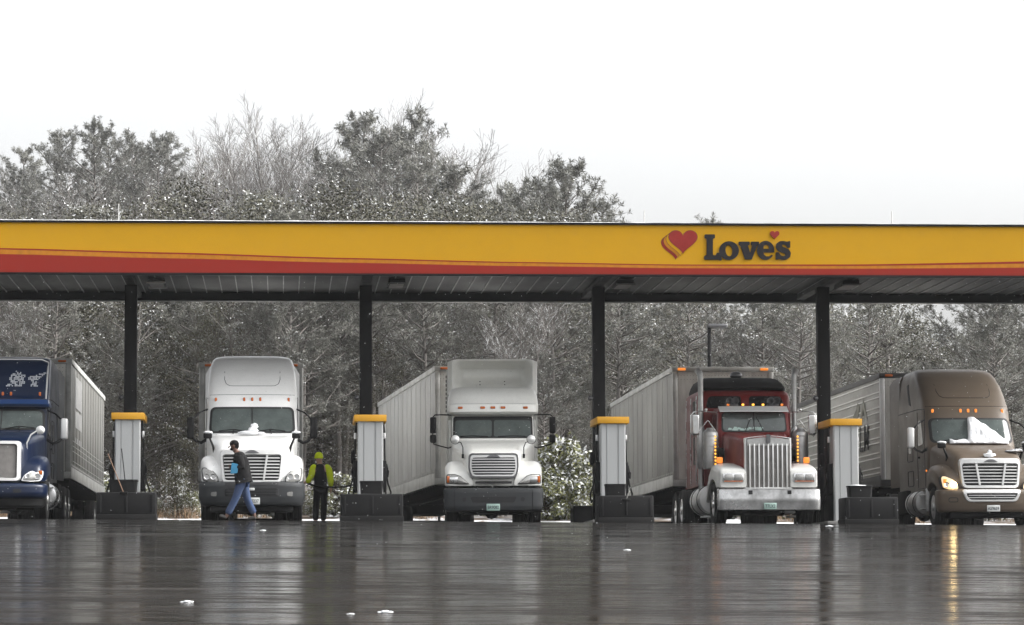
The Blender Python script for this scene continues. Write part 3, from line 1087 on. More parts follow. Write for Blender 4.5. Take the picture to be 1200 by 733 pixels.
# ------------------------------------------------------------------ long-nosed red truck
def red_tractor(label, loc, rz):
    t = thing('semi_truck', label, 'truck', loc, rz, 'semi trucks standing at the diesel pumps')
    red = M['red_paint']
    chassis(t, .4, 9.3, (1.35, 7.3, 8.6))
    # cab
    sh = Shell([(1.05, .86, 2.45, 3.9), (2.2, .88, 2.42, 3.9), (2.30, .88, 2.42, 3.9), (2.80, .85, 2.60, 3.9), (2.86, .84, 2.62, 3.9), (2.93, .80, 2.72, 3.9), (2.96, .72, 2.85, 3.85)], .12, 5.0)
    mb = MB()
    sh.mesh(mb)
    mb.build('cab', red, t)
    mb = MB()
    mb.patch(.80, .775, 2.31, 2.80, .09, lambda x, z: sh.front(x, z, .018), (0, 1, 0), .02)
    mb.build('windscreen_seal', M['grille_void'], t)
    mb = MB()
    mb.patch(.765, .745, 2.34, 2.79, .08, lambda x, z: sh.front(x, z, .026), (0, 1, 0), .006)
    ws = mb.build('windscreen', M['glass'], t)
    mb = MB()
    mb.sweep([sh.front(0, 2.33 + .08 * k, .030) for k in range(7)], .01, .024, 0, V((0, 1, 0)), V((1, 0, 0)))
    mb.build('divider', M['grille_void'], ws)
    for s in (-1, 1):
        mb = MB()
        mb.tube([sh.front(s * .22 - .0, 2.33, .03), sh.front(s * .07, 2.68, .03)], .01, 6)
        mb.build('wiper', M['black_plastic'], ws)
    rng = random.Random(4)
    mb = MB()
    for k in range(15):       # papers and wrappers lying along the dashboard, seen at the foot of the glass
        x = -.66 + .9 * rng.random() ** 1.0
        p = sh.front(x, 2.365 + .05 * rng.random(), .029)
        mb.panel([(p.x - .05, p.z - .02), (p.x + .045, p.z - .025), (p.x + .05, p.z + .02), (p.x - .02, p.z + .03)], lambda u, w: sh.front(u, w, .0285), (0, 1, 0), .002)
    mb.build('dashboard_papers', M['plate_green'], ws)
    # visor
    mb = MB()
    k = 16
    r1 = [V((-.84 + 1.68 * i / k, 2.30 + .12 * ((i / k - .5) * 2) ** 2, 2.80 + .0 * i)) for i in range(k + 1)]
    rings = []
    for p in r1:
        rings.append([p, p + V((0, .0, .015)), p + V((0, .30, .15)), p + V((0, .30, .13))])
    mb.loft(rings)
    mb.build('sun_visor', M['bright_trim'], t)
    # sleeper with two high windows
    sl = Shell([(1.05, 1.16, 3.9, 6.7), (2.7, 1.16, 3.88, 6.7), (2.85, 1.16, 3.86, 6.7), (3.28, 1.15, 4.02, 6.7), (3.38, 1.12, 4.12, 6.7), (3.45, 1.05, 4.3, 6.7), (3.48, .96, 4.5, 6.7)], .34, 3.0)
    mb = MB()
    sl.mesh(mb)
    slo = mb.build('sleeper', red, t)
    for s in (-1, 1):
        mb = MB()
        mb.patch(s * .98, s * .90, 2.98, 3.28, .08, lambda x, z: sl.front(x, z, .02), (0, 1, 0), .02, xc0=.10)
        mb.build('sleeper_window', M['glass_dark'], t)
        mb = MB()
        mb.panel(rrect(4.6, 5.1, 2.85, 3.2, .07, 4), lambda y, z: sl.side(s, y, z, .01), (-s, 0, 0), .02)
        mb.panel(rrect(4.7, 5.0, 1.6, 2.3, .07, 4), lambda y, z: sl.side(s, y, z, .01), (-s, 0, 0), .02)
        mb.build('side_vent', M['glass_dark'], slo)
        mb = MB()
        for yy in (4.4, 5.5, 6.4):
            mb.tube([sl.side(s, yy, 1.1 + .2 * k, .012) for k in range(12)], .012, 6)
        mb.build('grab_rail', M['chrome'], slo)
    mb = MB()
    k = 20
    rings = []
    for z, sx, y in ((3.44, 1.06, 4.15), (3.5, 1.06, 4.12), (3.62, 1.02, 4.3), (3.74, .95, 4.6), (3.80, .86, 5.0), (3.82, .7, 5.3)):
        s2 = Shell([(3.0, sx, y, 6.7), (4.0, sx, y, 6.7)], .3, 3)
        rings.append([V((p.x, p.y, z)) for p in s2.ring(3.5)])
    mb.loft(rings)
    mb.build('roof_fairing', M['chassis'], t)
    mb = MB()
    mb.ball((-.05, 5.2, 3.87), (.16, .16, .10), 14)
    mb.build('roof_lamp', M['dark_chrome'], t)
    # cab roof lamps and horns
    for x in (-.64, -.25, .02, .28, .78):
        marker(t, (x * .93, 2.72, 2.99), .06, .05, M['amber_lit'] if abs(x) < .5 else M['amber_glow'])
    for s in (-1, 1):
        mb = MB()
        c = V((s * .5, 2.8, 3.06))
        mb.lathe([(0.0, .2), (.03, .2), (.035, .0), (.075, -.12), (.09, -.16), (.075, -.15), (.02, .0)], 'y', c + V((-.06, 0, .02)), 16)
        mb.lathe([(0.0, .2), (.03, .2), (.035, .0), (.075, -.08), (.09, -.12), (.075, -.11), (.02, .0)], 'y', c + V((.09, .05, .03)), 16)
        mb.box(c.x - .12, c.x + .16, 2.78, 2.95, 2.96, 3.0, 0, .01)
        mb.build('air_horn', M['dark_chrome'], t)
    # hood
    mb = MB()
    loft_y(mb, [(.28, -.54, .54, .95, 2.02, .12), (.34, -.56, .56, .95, 2.06, .14), (1.2, -.66, .66, .95, 2.15, .16), (2.5, -.80, .80, .95, 2.30, .16)], 0, 6)
    hd = mb.build('hood', red, t)
    mb = MB()
    for s in (-1, 1):
        for k in range(3):
            mb.tube([(s * (.60), .9, 1.68 - .07 * k), (s * (.60 + .01), 1.05, 1.70 - .07 * k)], .02, 6)
    mb.build('hood_latch', M['black_metal'], hd)
    # grille: crowned radiator shell
    crown = [(x / 10 * .56, 2.06 + .055 * math.cos(x / 10 * math.pi / 2)) for x in range(10, -11, -1)]
    o_ = [(-.56, .86), (-.3, .86), (0, .86), (.3, .86), (.56, .86), (.56, 1.2), (.56, 1.5), (.56, 1.8)] + crown + [(-.56, 1.8), (-.56, 1.5), (-.56, 1.2)]
    i_ = [(x * .9, .90 + (z - .86) * .955) for x, z in o_]
    yg = lambda x, z: .18 + .06 * (x / .56) ** 2
    fm = lambda x, z: (x, yg(x, z), z)
    mb = MB()
    mb.frame(o_, i_, fm, (0, 1, 0), .14)
    g = mb.build('grille', M['bright_trim'], t)
    mb = MB()
    mb.box(-.52, .52, .225, .26, .9, 1.93, 0)
    mb.build('grille_mesh', M['grille_mesh'], g)
    mb = MB()
    mb.panel(dense([(x * .95, z) for x, z in [(-.52, 1.88), (.52, 1.88)] + [(c[0] * .95, c[1] - .035) for c in crown]], 2), lambda x, z: (x, .215, z), (0, 1, 0), .02)
    mb.build('grille_header', M['steel'], g)
    mb = MB()
    for k in range(9):
        x = -.44 + .11 * k
        mb.box(x - .014, x + .014, .185, .225, .89, 1.92, 0, .005)
    mb.build('grille_bar', M['bright_trim'], g)
    mb = MB()
    mb.panel(rpoly([(-.045, 1.93), (.045, 1.93), (.05, 2.14), (-.05, 2.14)], .03, 3), lambda x, z: (x, .15, z), (0, 1, 0), .05)
    mb.build('badge', M['dark_chrome'], g)
    for s in (-1, 1):
        # fender: broad chrome-white pontoon with square lamps
        secs = [(.20, .52, 1.13, .90, 1.26, .06), (.24, .52, 1.16, .89, 1.33, .10), (.45, .52, 1.18, .89, 1.40, .16), (.62, .54, 1.19, .89, 1.44, .2), (.80, .56, 1.19, 1.0, 1.47, .22), (1.1, .58, 1.19, 1.1, 1.50, .24), (1.6, .60, 1.19, 1.1, 1.49, .24), (1.95, .64, 1.19, .95, 1.36, .22), (2.25, .66, 1.19, .75, 1.1, .2), (2.5, .7, 1.18, .6, .8, .1)]
        if s < 0:
            secs = [(y, -b, -a, a0, a1, r) for y, a, b, a0, a1, r in secs]
        mb = MB()
        loft_y(mb, secs, 0, 6)
        mb.build('fender', M['fender_paint'], t, 50)
        cx = .84
        mb = MB()
        mb.box(s * cx - .25, s * cx + .25, .14, .24, 1.02, 1.23, 0, .025)
        hl = mb.build('headlight', M['chrome'], t)
        for dx in (-.115, .115):
            mb = MB()
            mb.box(s * cx + dx - .095, s * cx + dx + .095, .125, .15, 1.05, 1.20, 0, .02)
            mb.build('lens', M['lens'], hl)
        mb = MB()
        mb.box(s * cx - .22, s * cx + .22, .128, .14, 1.030, 1.048, 0)
        mb.build('amber_strip', M['amber'], hl)
        mb = MB()
        mb.box(s * 1.04 - .07, s * 1.04 + .07, 1.0, 1.1, 1.50, 1.64, 0, .02)
        mb.build('turn_signal', M['amber_glow'], t)
        # air cleaner can with its strip of amber lamps
        ax, ay = s * 1.10, 2.25
        mb = MB()
        mb.lathe([(0, 2.40), (.08, 2.40), (.10, 2.36), (.165, 2.31), (.185, 2.28), (.185, 1.45), (.17, 1.41), (0, 1.40)], 'z', (ax, ay, 0), 28)
        ac = mb.build('air_cleaner', M['steel'], t)
        for zz in (1.6, 1.95, 2.2):
            mb = MB()
            mb.lathe([(.186, zz - .012), (.192, zz - .012), (.192, zz + .012), (.186, zz + .012)], 'z', (ax, ay, 0), 28)
            mb.build('band', M['steel'], ac)
        for k in range(9):
            mb = MB()
            mb.ball((ax - s * .10, ay - .165, 1.52 + .083 * k), (.024, .02, .024), 10)
            mb.build('strip_lamp', M['amber_lit'], ac)
        mb = MB()
        mb.tube([(s * .80, 2.15, 1.75), (s * .94, 2.15, 1.75)], .16, 16)
        mb.build('intake_duct', M['black_plastic'], ac)
        # exhaust stack
        sx, sy = s * 1.16, 3.55
        mb = MB()
        mb.tube([(sx, sy, .9), (sx, sy, 1.5), (sx, sy, 2.46), (sx, sy, 3.2), (sx, sy, 3.62), (sx + s * .0, sy, 3.72), (sx + .02 * s, sy + .03, 3.82), (sx + .06 * s, sy + .10, 3.90)], [.07, .07, .066, .064, .066, .068, .073, .078], 16)
        ex = mb.build('exhaust_stack', M['steel'], t)
        mb = MB()
        mb.tube([(sx, sy, 1.45), (sx, sy, 1.5), (sx, sy, 2.42), (sx, sy, 2.5)], [.075, .10, .10, .075], 18)
        mb.build('heat_shield', M['steel'], ex)
        # mirror on rods
        mb = MB()
        mb.box(s * 1.42 - .085, s * 1.42 + .085, 2.45, 2.55, 2.24, 2.74, 0, .035, 3)
        mi = mb.build('mirror', M['chrome'], t)
        mb = MB()
        mb.panel(rrect(s * 1.42 - .065, s * 1.42 + .065, 2.28, 2.70, .03, 3), lambda x, z: (x, 2.446, z), (0, 1, 0), .01)
        mb.build('mirror_face', M['plate'], mi)
        mb = MB()
        mb.tube([(s * .86, 2.7, 2.80), (s * 1.3, 2.55, 2.82), (s * 1.46, 2.53, 2.80), (s * 1.53, 2.53, 2.72), (s * 1.53, 2.53, 2.3), (s * 1.45, 2.53, 2.2)], .014, 6)
        mb.tube([(s * .88, 2.55, 2.28), (s * 1.12, 2.52, 2.60)], .012, 6)
        mb.tube([(s * 1.12, 2.52, 2.6), (s * 1.40, 2.52, 2.26)], .010, 6)
        mb.ball((s * 1.15, 2.6, 2.86), .04, 10)
        mb.build('mirror_arm', M['chrome'], mi)
        mb = MB()
        wo = rpoly([(2.85, 2.30), (3.6, 2.26), (3.6, 2.76), (2.85, 2.78)], .05, 4)
        mb.panel(wo, lambda y, z: sh.side(s, y, z, .01), (-s, 0, 0), .02)
        mb.build('side_window', M['glass_dark'], t)
        wheel(t, s * 1.03, 1.35, s, False, M['chrome'], .54)
        for a in (7.3, 8.6):
            wheel(t, s * 1.06, a, s, True, M['chrome'], .54)
        mud_flap(t, s * .9, 9.2)
        tank(t, s * .93, 3.0, 4.9, .70, .36, M['bright_trim'])
        mb = MB()
        mb.box(s * 1.05 - .15, s * 1.05 + .15, 2.9, 3.5, .26, .30, 0, .01)
        mb.build('cab_step', M['bright_trim'], t)
    # bumper: deep bright blade
    bs = Shell([(.35, 1.205, .03, .3), (.37, 1.215, .0, .3), (.60, 1.22, -.02, .3), (.84, 1.215, .0, .3), (.86, 1.205, .03, .3)], .22, 4.5)
    mb = MB()
    bs.mesh(mb, step=.04)
    bp = mb.build('bumper', M['bumper_chrome'], t)
    for x in (-.46, .46):
        mb = MB()
        mb.box(x - .045, x + .045, -.035, .0, .73, .82, 0)
        mb.build('tow_hole', M['grille_void'], bp)
    plate(bp, .0, -.035, .45, 'T7LX2', True, w=.30, h=.15)
    return t


M['bumper_chrome'] = paint('bumper_chrome', (0.66, 0.66, 0.66), 0.22, metal=0.9, dirt=0.8, dirt_col=(0.20, 0.20, 0.195), scale=1.1, thr=(.40, .58))


# ------------------------------------------------------------------ trailers
def trailer(label, loc, rz, kind, H=4.2, L=16.0):
    t = thing('semi_trailer', label, 'trailer', loc, rz, 'trailers coupled to the semi trucks')
    w = 1.3
    z0 = 1.24
    cols = {'white': 'trl_white', 'grey': 'trl_grey', 'dull': 'trl_dull', 'ribbed': 'trl_ribbed'}
    wall = M[cols[kind]]
    mb = MB()
    mb.box(-w, w, 0, L, z0, H, 0, .02)
    body = mb.build('box_body', wall, t)
    mb = MB()
    if kind == 'ribbed':
        zz = z0 + .3
        k = 0
        while zz < H - .2:
            for s in (-1, 1):
                mb.box(s * (w + .006) - .014, s * (w + .006) + .014, .12, L - .1, zz, zz + .032, 0)
            zz += .13 if k % 2 == 0 else .26
            k += 1
        mb.build('wall_rib', M['rib_bright'], body)
    else:
        for s in (-1, 1):
            for k in range(12):
                y = 1.2 + 1.22 * k
                mb = MB()
                mb.box(s * (w + .003) - .006, s * (w + .003) + .006, y - .022, y + .022, z0 + .28, H - .14, 0)
                mb.build('wall_seam', wall, body)
            mb = MB()
            y = .3
            mb.box(s * (w + .004) - .006, s * (w + .004) + .006, .1, L - .05, z0 + .30, z0 + .315, 0)
            while y < L - .1:
                mb.box(s * (w + .008) - .008, s * (w + .008) + .008, y - .02, y + .02, z0 + .27, z0 + .34, 0)
                y += .41
            mb.build('rivet_row', M['trl_rail'], body)
    mb = MB()
    mb.box(-w + .13, w - .13, -.008, .004, z0 + .13, H - .12)
    mb.build('front_wall', M['trl_front'], body, smooth=False)
    # rails, posts
    mb = MB()
    for s in (-1, 1):
        mb.box(s * (w + .008) - .022, s * (w + .008) + .022, -.012, L + .01, H - .12, H + .012, 0, .008)
        mb.box(s * (w + .008) - .024, s * (w + .008) + .024, -.012, L + .01, z0 - .05, z0 + .24, 0, .008)
    mb.box(-w - .02, w + .02, -.022, .02, H - .11, H + .014, 0, .008)
    mb.box(-w - .02, w + .02, -.022, .02, z0 - .05, z0 + .12, 0, .008)
    mb.build('rail', M['trl_rail'] if kind != 'ribbed' else M['rail_dark'], t)
    for s in (-1, 1):
        mb = MB()
        mb.box(s * (w - .05) - .07, s * (w - .05) + .07, -.03, .05, z0 + .12, H - .11, 0, .03)
        mb.build('corner_post', M['trl_rail'] if kind != 'ribbed' else M['bright_trim'], t)
    mb = MB()
    for r_ in range(2):
        for i in range(30):
            mb.box(-1.18 + i * .081, -1.168 + i * .081, -.01, .01, H - .22 - r_ * .1, H - .205 - r_ * .1)
    mb.build('front_rivets', M['rail_dark'], t)
    for s in (-1, 1):
        marker(t, (s * 1.08, -.03, H - .05), .2, .06, M['amber_glow'] if kind == 'dull' else M['amber'])
    # underneath
    mb = MB()
    for s in (-1, 1):
        mb.box(s * .45 - .06, s * .45 + .06, .4, L - .3, z0 - .22, z0 - .06, 0)
    for k in range(26):
        mb.box(-1.25, 1.25, .6 + k * .59, .66 + k * .59, z0 - .16, z0 - .05, 0)
    for a in (L - 3.0, L - 1.75):
        mb.tube([(-.95, a, .51), (.95, a, .51)], .07, 10)
    mb.box(-.55, .55, L - 4.2, L - .9, .75, 1.02, 0, .03)
    mb.box(-.4, .4, .35, 1.2, z0 - .2, z0 - .05, 0, .02)
    mb.build('underframe', M['chassis'], t)
    for s in (-1, 1):
        mb = MB()
        mb.box(s * .55 - .06, s * .55 + .06, 2.9, 3.03, .45, z0 - .05, 0, .01)
        mb.box(s * .55 - .13, s * .55 + .13, 2.82, 3.1, .40, .45, 0, .01)
        mb.tube([(s * .55, 2.97, 1.0), (s * .3, 3.4, z0 - .08)], .03, 6)
        mb.build('landing_leg', M['trl_rail'] if kind != 'dull' else M['bright_trim'], t)
        for a in (L - 3.0, L - 1.75):
            wheel(t, s * 1.08, a, s, True, M['steel'])
        mud_flap(t, s * .95, L - 1.15)
    mb = MB()
    mb.box(-1.1, 1.1, L - .08, L, .5, .6, 0, .01)
    mb.box(-.6, -.52, L - .08, L - .02, .6, z0, 0)
    mb.box(.52, .6, L - .08, L - .02, .6, z0, 0)
    mb.build('rear_guard', M['steel'], t)
    return t


ST = (1, 1, .22)
M['trl_white'] = paint('trl_white', (0.45, 0.45, 0.435), 0.45, dirt=0.45, dirt_col=(0.22, 0.205, 0.18), scale=.9, streak=(1.6, 1.6, .18), bumpy=.05)
M['trl_front'] = paint('trl_front', (0.70, 0.69, 0.65), 0.5, dirt=0.6, dirt_col=(0.2, 0.18, 0.15), scale=.9, streak=(1.5, 1.5, .4))
M['trl_grey'] = paint('trl_grey', (0.15, 0.15, 0.14), 0.5, dirt=0.55, dirt_col=(0.07, 0.063, 0.052), scale=.8, streak=(1.5, 1.5, .22), bumpy=.05)
M['trl_dull'] = paint('trl_dull', (0.30, 0.295, 0.275), 0.5, dirt=0.6, dirt_col=(0.11, 0.10, 0.085), scale=.7, streak=(1.4, 1.2, .3), bumpy=.05)
M['trl_ribbed'] = paint('trl_ribbed', (0.36, 0.35, 0.325), 0.45, metal=.0, dirt=0.55, dirt_col=(0.16, 0.15, 0.13), scale=1.0, streak=(1, .6, 1.5))
M['rib_bright'] = paint('rib_bright', (0.80, 0.80, 0.77), 0.4, dirt=0.2, dirt_col=(0.3, 0.28, 0.25), scale=2)
M['trl_rail'] = paint('trl_rail', (0.52, 0.52, 0.50), 0.45, metal=.3, dirt=0.5, dirt_col=(0.16, 0.15, 0.13), scale=2)
M['rail_dark'] = paint('rail_dark', (0.06, 0.06, 0.06), 0.5, dirt=0.4, dirt_col=(0.12, 0.11, 0.10), scale=2)
# ================================================================== fuel canopy
M['fascia_yellow'] = paint('fascia_yellow', (0.61, 0.325, 0.010), 0.6, dirt=0.14, dirt_col=(0.36, 0.20, 0.03), scale=.35, spec=.1)
M['fascia_red'] = paint('fascia_red', (0.30, 0.028, 0.018), 0.55, dirt=0.15, dirt_col=(0.26, 0.04, 0.03), scale=.4, spec=.1)
M['fascia_orange'] = plain('fascia_orange', (0.56, 0.22, 0.02), 0.6, spec=.1)
M['sign_charcoal'] = plain('sign_charcoal', (0.026, 0.024, 0.026), 0.6, spec=.1)
M['sign_red'] = plain('sign_red', (0.32, 0.035, 0.03), 0.6, spec=.1)
M['sign_line'] = plain('sign_line', (0.10, 0.015, 0.012), 0.45)
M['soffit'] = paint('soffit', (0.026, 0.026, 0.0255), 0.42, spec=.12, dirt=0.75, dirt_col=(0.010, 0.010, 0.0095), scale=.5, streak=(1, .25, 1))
M['soffit_rib'] = paint('soffit_rib', (0.16, 0.16, 0.155), 0.3, spec=.3, dirt=0.8, dirt_col=(0.10, 0.10, 0.095), scale=.8)  # paler than the soffit: reflection along the panel seams put into the colour
M['pump_panel'] = paint('pump_panel', (0.43, 0.44, 0.44), 0.35, metal=.15, dirt=0.25, dirt_col=(0.30, 0.30, 0.29), scale=1.0, streak=(2, 2, .3))
M['pump_yellow'] = paint('pump_yellow', (0.68, 0.34, 0.015), 0.4, dirt=0.15, dirt_col=(0.35, 0.18, 0.03))
M['concrete'] = paint('concrete', (0.22, 0.215, 0.205), 0.7, dirt=0.6, dirt_col=(0.08, 0.075, 0.07), scale=2, bumpy=.2)
M['wood_stick'] = plain('wood_stick', (0.20, 0.11, 0.06), 0.6)

CF, CB = 76.1, 83.1                       # front and back plane of the canopy
Z_FB = at(600, 321.3, CF).z               # underside of the fascia
Z_FT = at(600, 263.2, CF).z
Z_SO = Z_FB + .19
CX0, CX1 = at(-130, 300, CF).x, at(1330, 300, CF).x

canopy = thing('fuel_canopy', 'long flat fuelling canopy with yellow and red fascia on four black columns', 'canopy', (0, 0, 0))


def ctrl(tab, px):
    for a, b in zip(tab, tab[1:]):
        if px <= b[0]:
            t = (px - a[0]) / (b[0] - a[0])
            t = t * t * (3 - 2 * t) * .4 + t * .6
            return a[1] + (b[1] - a[1]) * t
    return tab[-1][1]


mb = MB()
mb.box(CX0, CX1, CF, CF + .12, Z_FB, Z_FT)
mb.box(CX0, CX1, CB - .12, CB, Z_FB, Z_FT)
fas = mb.build('fascia', M['fascia_yellow'], canopy, smooth=False)
mb = MB()
mb.box(CX0 - .03, CX1 + .03, CF - .05, CF + .14, Z_FT, Z_FT + .045)
mb.box(CX0 - .03, CX1 + .03, CB - .14, CB + .05, Z_FT, Z_FT + .045)
mb.box(CX0, CX1, CF - .03, CF + .10, Z_FB - .05, Z_FB)
mb.build('edge_trim', M['black_metal'], canopy, smooth=False)
# rear inner skirt, dark, with its light bottom trim
mb = MB()
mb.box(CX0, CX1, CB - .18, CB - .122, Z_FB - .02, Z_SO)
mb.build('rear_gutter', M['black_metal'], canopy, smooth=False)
mb = MB()
mb.box(CX0, CX1, CB - .10, CB + .03, Z_FB - .045, Z_FB - .001)
mb.build('rear_trim', M['steel'], canopy, smooth=False)
# roof deck with snow lying along the edge
mb = MB()
mb.box(CX0, CX1, CF + .13, CB - .13, Z_FT - .22, Z_FT - .16)
mb.build('roof_deck', M['steel'], canopy, smooth=False)
rng = random.Random(7)
mb = MB()
seg, xs = 0.35, []
x = CX0
rings = []
while x < CX1:
    h = max(.003, .012 * (1 - smooth((x - 2) / 9)) + .012 * rng.random() - .004)
    rings.append([V((x, CF - .045, Z_FT + .045)), V((x, CF - .03, Z_FT + .045 + h)), V((x, CF + .10, Z_FT + .045 + h)), V((x, CF + .13, Z_FT + .045))])
    x += seg
mb.loft(rings)
mb.build('snow_strip', M['snow'], canopy)
# painted sweeps on the fascia: red foot, orange band, thin red line
T_top = [(-130, 294), (0, 298), (200, 303), (400, 308), (600, 312), (800, 314.6), (1000, 315.2), (1330, 313.2)]
T_or = [(-130, 288), (0, 292.6), (200, 298), (400, 304), (600, 308.5), (800, 311.6), (1000, 312), (1330, 307.5)]
T_l0 = [(-130, 286.6), (0, 291), (200, 296.2), (400, 302.4), (600, 307.2), (800, 310.3), (1000, 310.2), (1330, 304.5)]
for nm, m, lo, hi, d in (('red_band', 'fascia_red', None, T_top, .008), ('orange_band', 'fascia_orange', T_top, T_or, .006), ('red_line', 'fascia_red', T_or, T_l0, .008)):
    rings = []
    for k in range(74):
        px = -130 + 20 * k
        p1 = at(px, ctrl(hi, px), CF)
        z0 = Z_FB if lo is None else at(px, ctrl(lo, px), CF).z
        x = min(max(p1.x, CX0), CX1)
        rings.append([V((x, CF + .001, z0)), V((x, CF - d, z0)), V((x, CF - d, p1.z)), V((x, CF + .001, p1.z))])
    mb = MB()
    mb.loft(rings)
    mb.build(nm, M[m], fas)

# soffit
mb = MB()
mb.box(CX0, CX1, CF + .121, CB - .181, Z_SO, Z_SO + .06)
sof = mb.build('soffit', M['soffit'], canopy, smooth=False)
mb = MB()
x = CX0 + .2
while x < CX1:
    mb.box(x - .012, x + .012, CF + .13, CB - .19, Z_SO - .022, Z_SO - .0005)
    x += .388
mb.build('soffit_rib', M['soffit_rib'], sof, smooth=False)
mb = MB()
mb.box(CX0, CX1, CF + 2.3, CF + 2.33, Z_SO - .026, Z_SO - .0226)
mb.build('soffit_joint', M['soffit_rib'], sof, smooth=False)
COLY = 79.5
COLX = [at(px, 450, COLY).x for px in (153, 428.5, 701.5, 965)]
for i, x in enumerate(COLX):
    zg = ground_z(x, COLY)
    mb = MB()
    mb.box(x - .15, x + .15, COLY - .15, COLY + .15, zg, Z_SO - .161, 0, .012)
    mb.box(x - .26, x + .26, COLY - .26, COLY + .26, zg + .12, zg + .15, 0)
    c = mb.build('column', M['black_metal'], canopy)
    mb = MB()
    mb.box(x - .11, x + .11, CF + .125, CB - .185, Z_SO - .16, Z_SO - .03, 0, .01)
    mb.build('cross_beam', M['black_metal'], canopy)
    mb = MB()
    zc = at(693, 467, COLY).z
    mb.ball((x - .22, COLY - .12, zc), .065, 12)
    mb.tube([(x - .15, COLY - .12, zc), (x - .22, COLY - .12, zc)], .025, 6)
    mb.build('column_lamp', M['dark_chrome'], c)
    # square luminaire beside the column
    lx = x + (.62 if i != 1 else .75)
    mb = MB()
    mb.box(lx - .20, lx + .20, COLY - .6, COLY + .7, Z_SO - .15, Z_SO - .03, 0, .02)
    lo = mb.build('canopy_light', M['black_plastic'], canopy)
    mb = MB()
    mb.box(lx - .23, lx + .23, COLY - .63, COLY - .60, Z_SO - .17, Z_SO - .13)
    mb.box(lx - .23, lx + .23, COLY + .70, COLY + .73, Z_SO - .17, Z_SO - .13)
    mb.build('light_trim', M['bright_trim'] if i == 0 else M['dark_chrome'], lo)
    mb = MB()
    mb.box(lx - .17, lx + .17, COLY - .55, COLY + .65, Z_SO - .158, Z_SO - .151)
    mb.build('diffuser', M['grille_mesh'], lo)
for px, py in ((139, 239), (755, 247), (1045, 248)):
    p = at(px, py, CF + 1.0)
    mb = MB()
    mb.tube([(p.x, p.y, Z_FT - .2), (p.x, p.y, p.z)], .013, 6)
    mb.build('roof_rod', M['steel'], canopy)

# ------------------------------------------------------------------ the lettering and hearts on the fascia
SX, SZ = 760.0, 260.0


def logo_pt(u, v, d):
    p = at(SX + u / 6.667, SZ + v / 6.667, CF)
    return V((p.x, CF - d, p.z))


def flat_sign(name, splines, depth0, depth1, m, parent):
    """solid flat letter from outlines (holes allowed) between two depths in front of the fascia"""
    cu = bpy.data.curves.new('outline', 'CURVE')
    cu.dimensions = '2D'
    cu.fill_mode = 'BOTH'
    cu.extrude = (depth1 - depth0) / 2
    for pts in splines:
        sp = cu.splines.new('POLY')
        sp.points.add(len(pts) - 1)
        for q, (u, v) in zip(sp.points, pts):
            p = logo_pt(u, v, 0)
            q.co = (p.x, p.z, 0, 1)
        sp.use_cyclic_u = True
    t = bpy.data.objects.new('outline', cu)
    COL.objects.link(t)
    bpy.context.view_layer.update()
    me = bpy.data.meshes.new_from_object(t.evaluated_get(bpy.context.evaluated_depsgraph_get()))
    bpy.data.objects.remove(t)
    me.transform(Matrix.Translation((0, CF - (depth0 + depth1) / 2, 0)) @ Matrix.Rotation(rad(90), 4, 'X'))
    me.materials.clear()
    me.materials.append(m)
    o = bpy.data.objects.new(name, me)
    COL.objects.link(o)
    o.parent = parent
    return o


def ell(cx, cy, rx, ry, a0=0, a1=360, n=28, rot=0):
    out = []
    for i in range(n + 1 if a1 - a0 < 360 else n):
        a = rad(a0 + (a1 - a0) * i / n)
        x, y = rx * math.cos(a), -ry * math.sin(a)
        c, s = math.cos(rad(rot)), math.sin(rad(rot))
        out.append((cx + x * c - y * s, cy + x * s + y * c))
    return out


L_ = rpoly([(437, 100), (518, 100), (518, 130), (502, 134), (502, 263), (527, 263), (531, 244), (557, 244), (575, 298), (562, 306), (548, 298), (434, 298), (434, 268), (453, 262), (453, 134), (437, 130)], 8, 3)
v_ = rpoly([(704, 157), (788, 157), (788, 183), (775, 186), (793, 246), (808, 187), (799, 183), (799, 157), (862, 157), (862, 183), (848, 188), (806, 296), (752, 296), (716, 187), (704, 183)], 5, 3)
s_ = rpoly([(1106, 150), (1106, 206), (1084, 206), (1074, 186), (1054, 178), (1040, 184), (1044, 196), (1066, 204), (1096, 218), (1112, 246), (1104, 280), (1074, 298), (1040, 299), (1020, 292), (992, 300), (992, 240), (1018, 240), (1028, 262), (1052, 272), (1070, 266), (1066, 252), (1040, 243), (1008, 228), (993, 204), (998, 172), (1026, 153), (1058, 152), (1080, 158)], 9, 3)
e_out = ell(914, 225, 68, 74, 8, 326, 40)
e_poly = e_out + [(962, 258), (940, 272), (918, 272), (900, 258), (896, 241), (982, 241)]
e_hole = ell(918, 200, 21, 19, 0, 180, 12) + [(897, 213), (939, 213)]
sl = 'sign_letter'
flat_sign(sl, [L_], .001, .03, M['sign_charcoal'], fas)
flat_sign(sl, [ell(628, 227, 77, 73), ell(627, 228, 27, 44, rot=-8)], .001, .033, M['sign_charcoal'], fas)
flat_sign(sl, [v_], .001, .036, M['sign_charcoal'], fas)
flat_sign(sl, [e_poly, e_hole], .001, .03, M['sign_charcoal'], fas)
flat_sign(sl, [s_], .001, .033, M['sign_charcoal'], fas)


def heart(cx, cy, w, h, n=48, grow=0.0):
    out = []
    for i in range(n):
        a = 2 * math.pi * i / n
        x = 16 * math.sin(a) ** 3
        y = 13 * math.cos(a) - 5 * math.cos(2 * a) - 2 * math.cos(3 * a) - math.cos(4 * a)
        out.append((cx + x / 32 * (w + grow * 2), cy - (y + 2.5) / 29 * (h + grow * 2)))
    return out


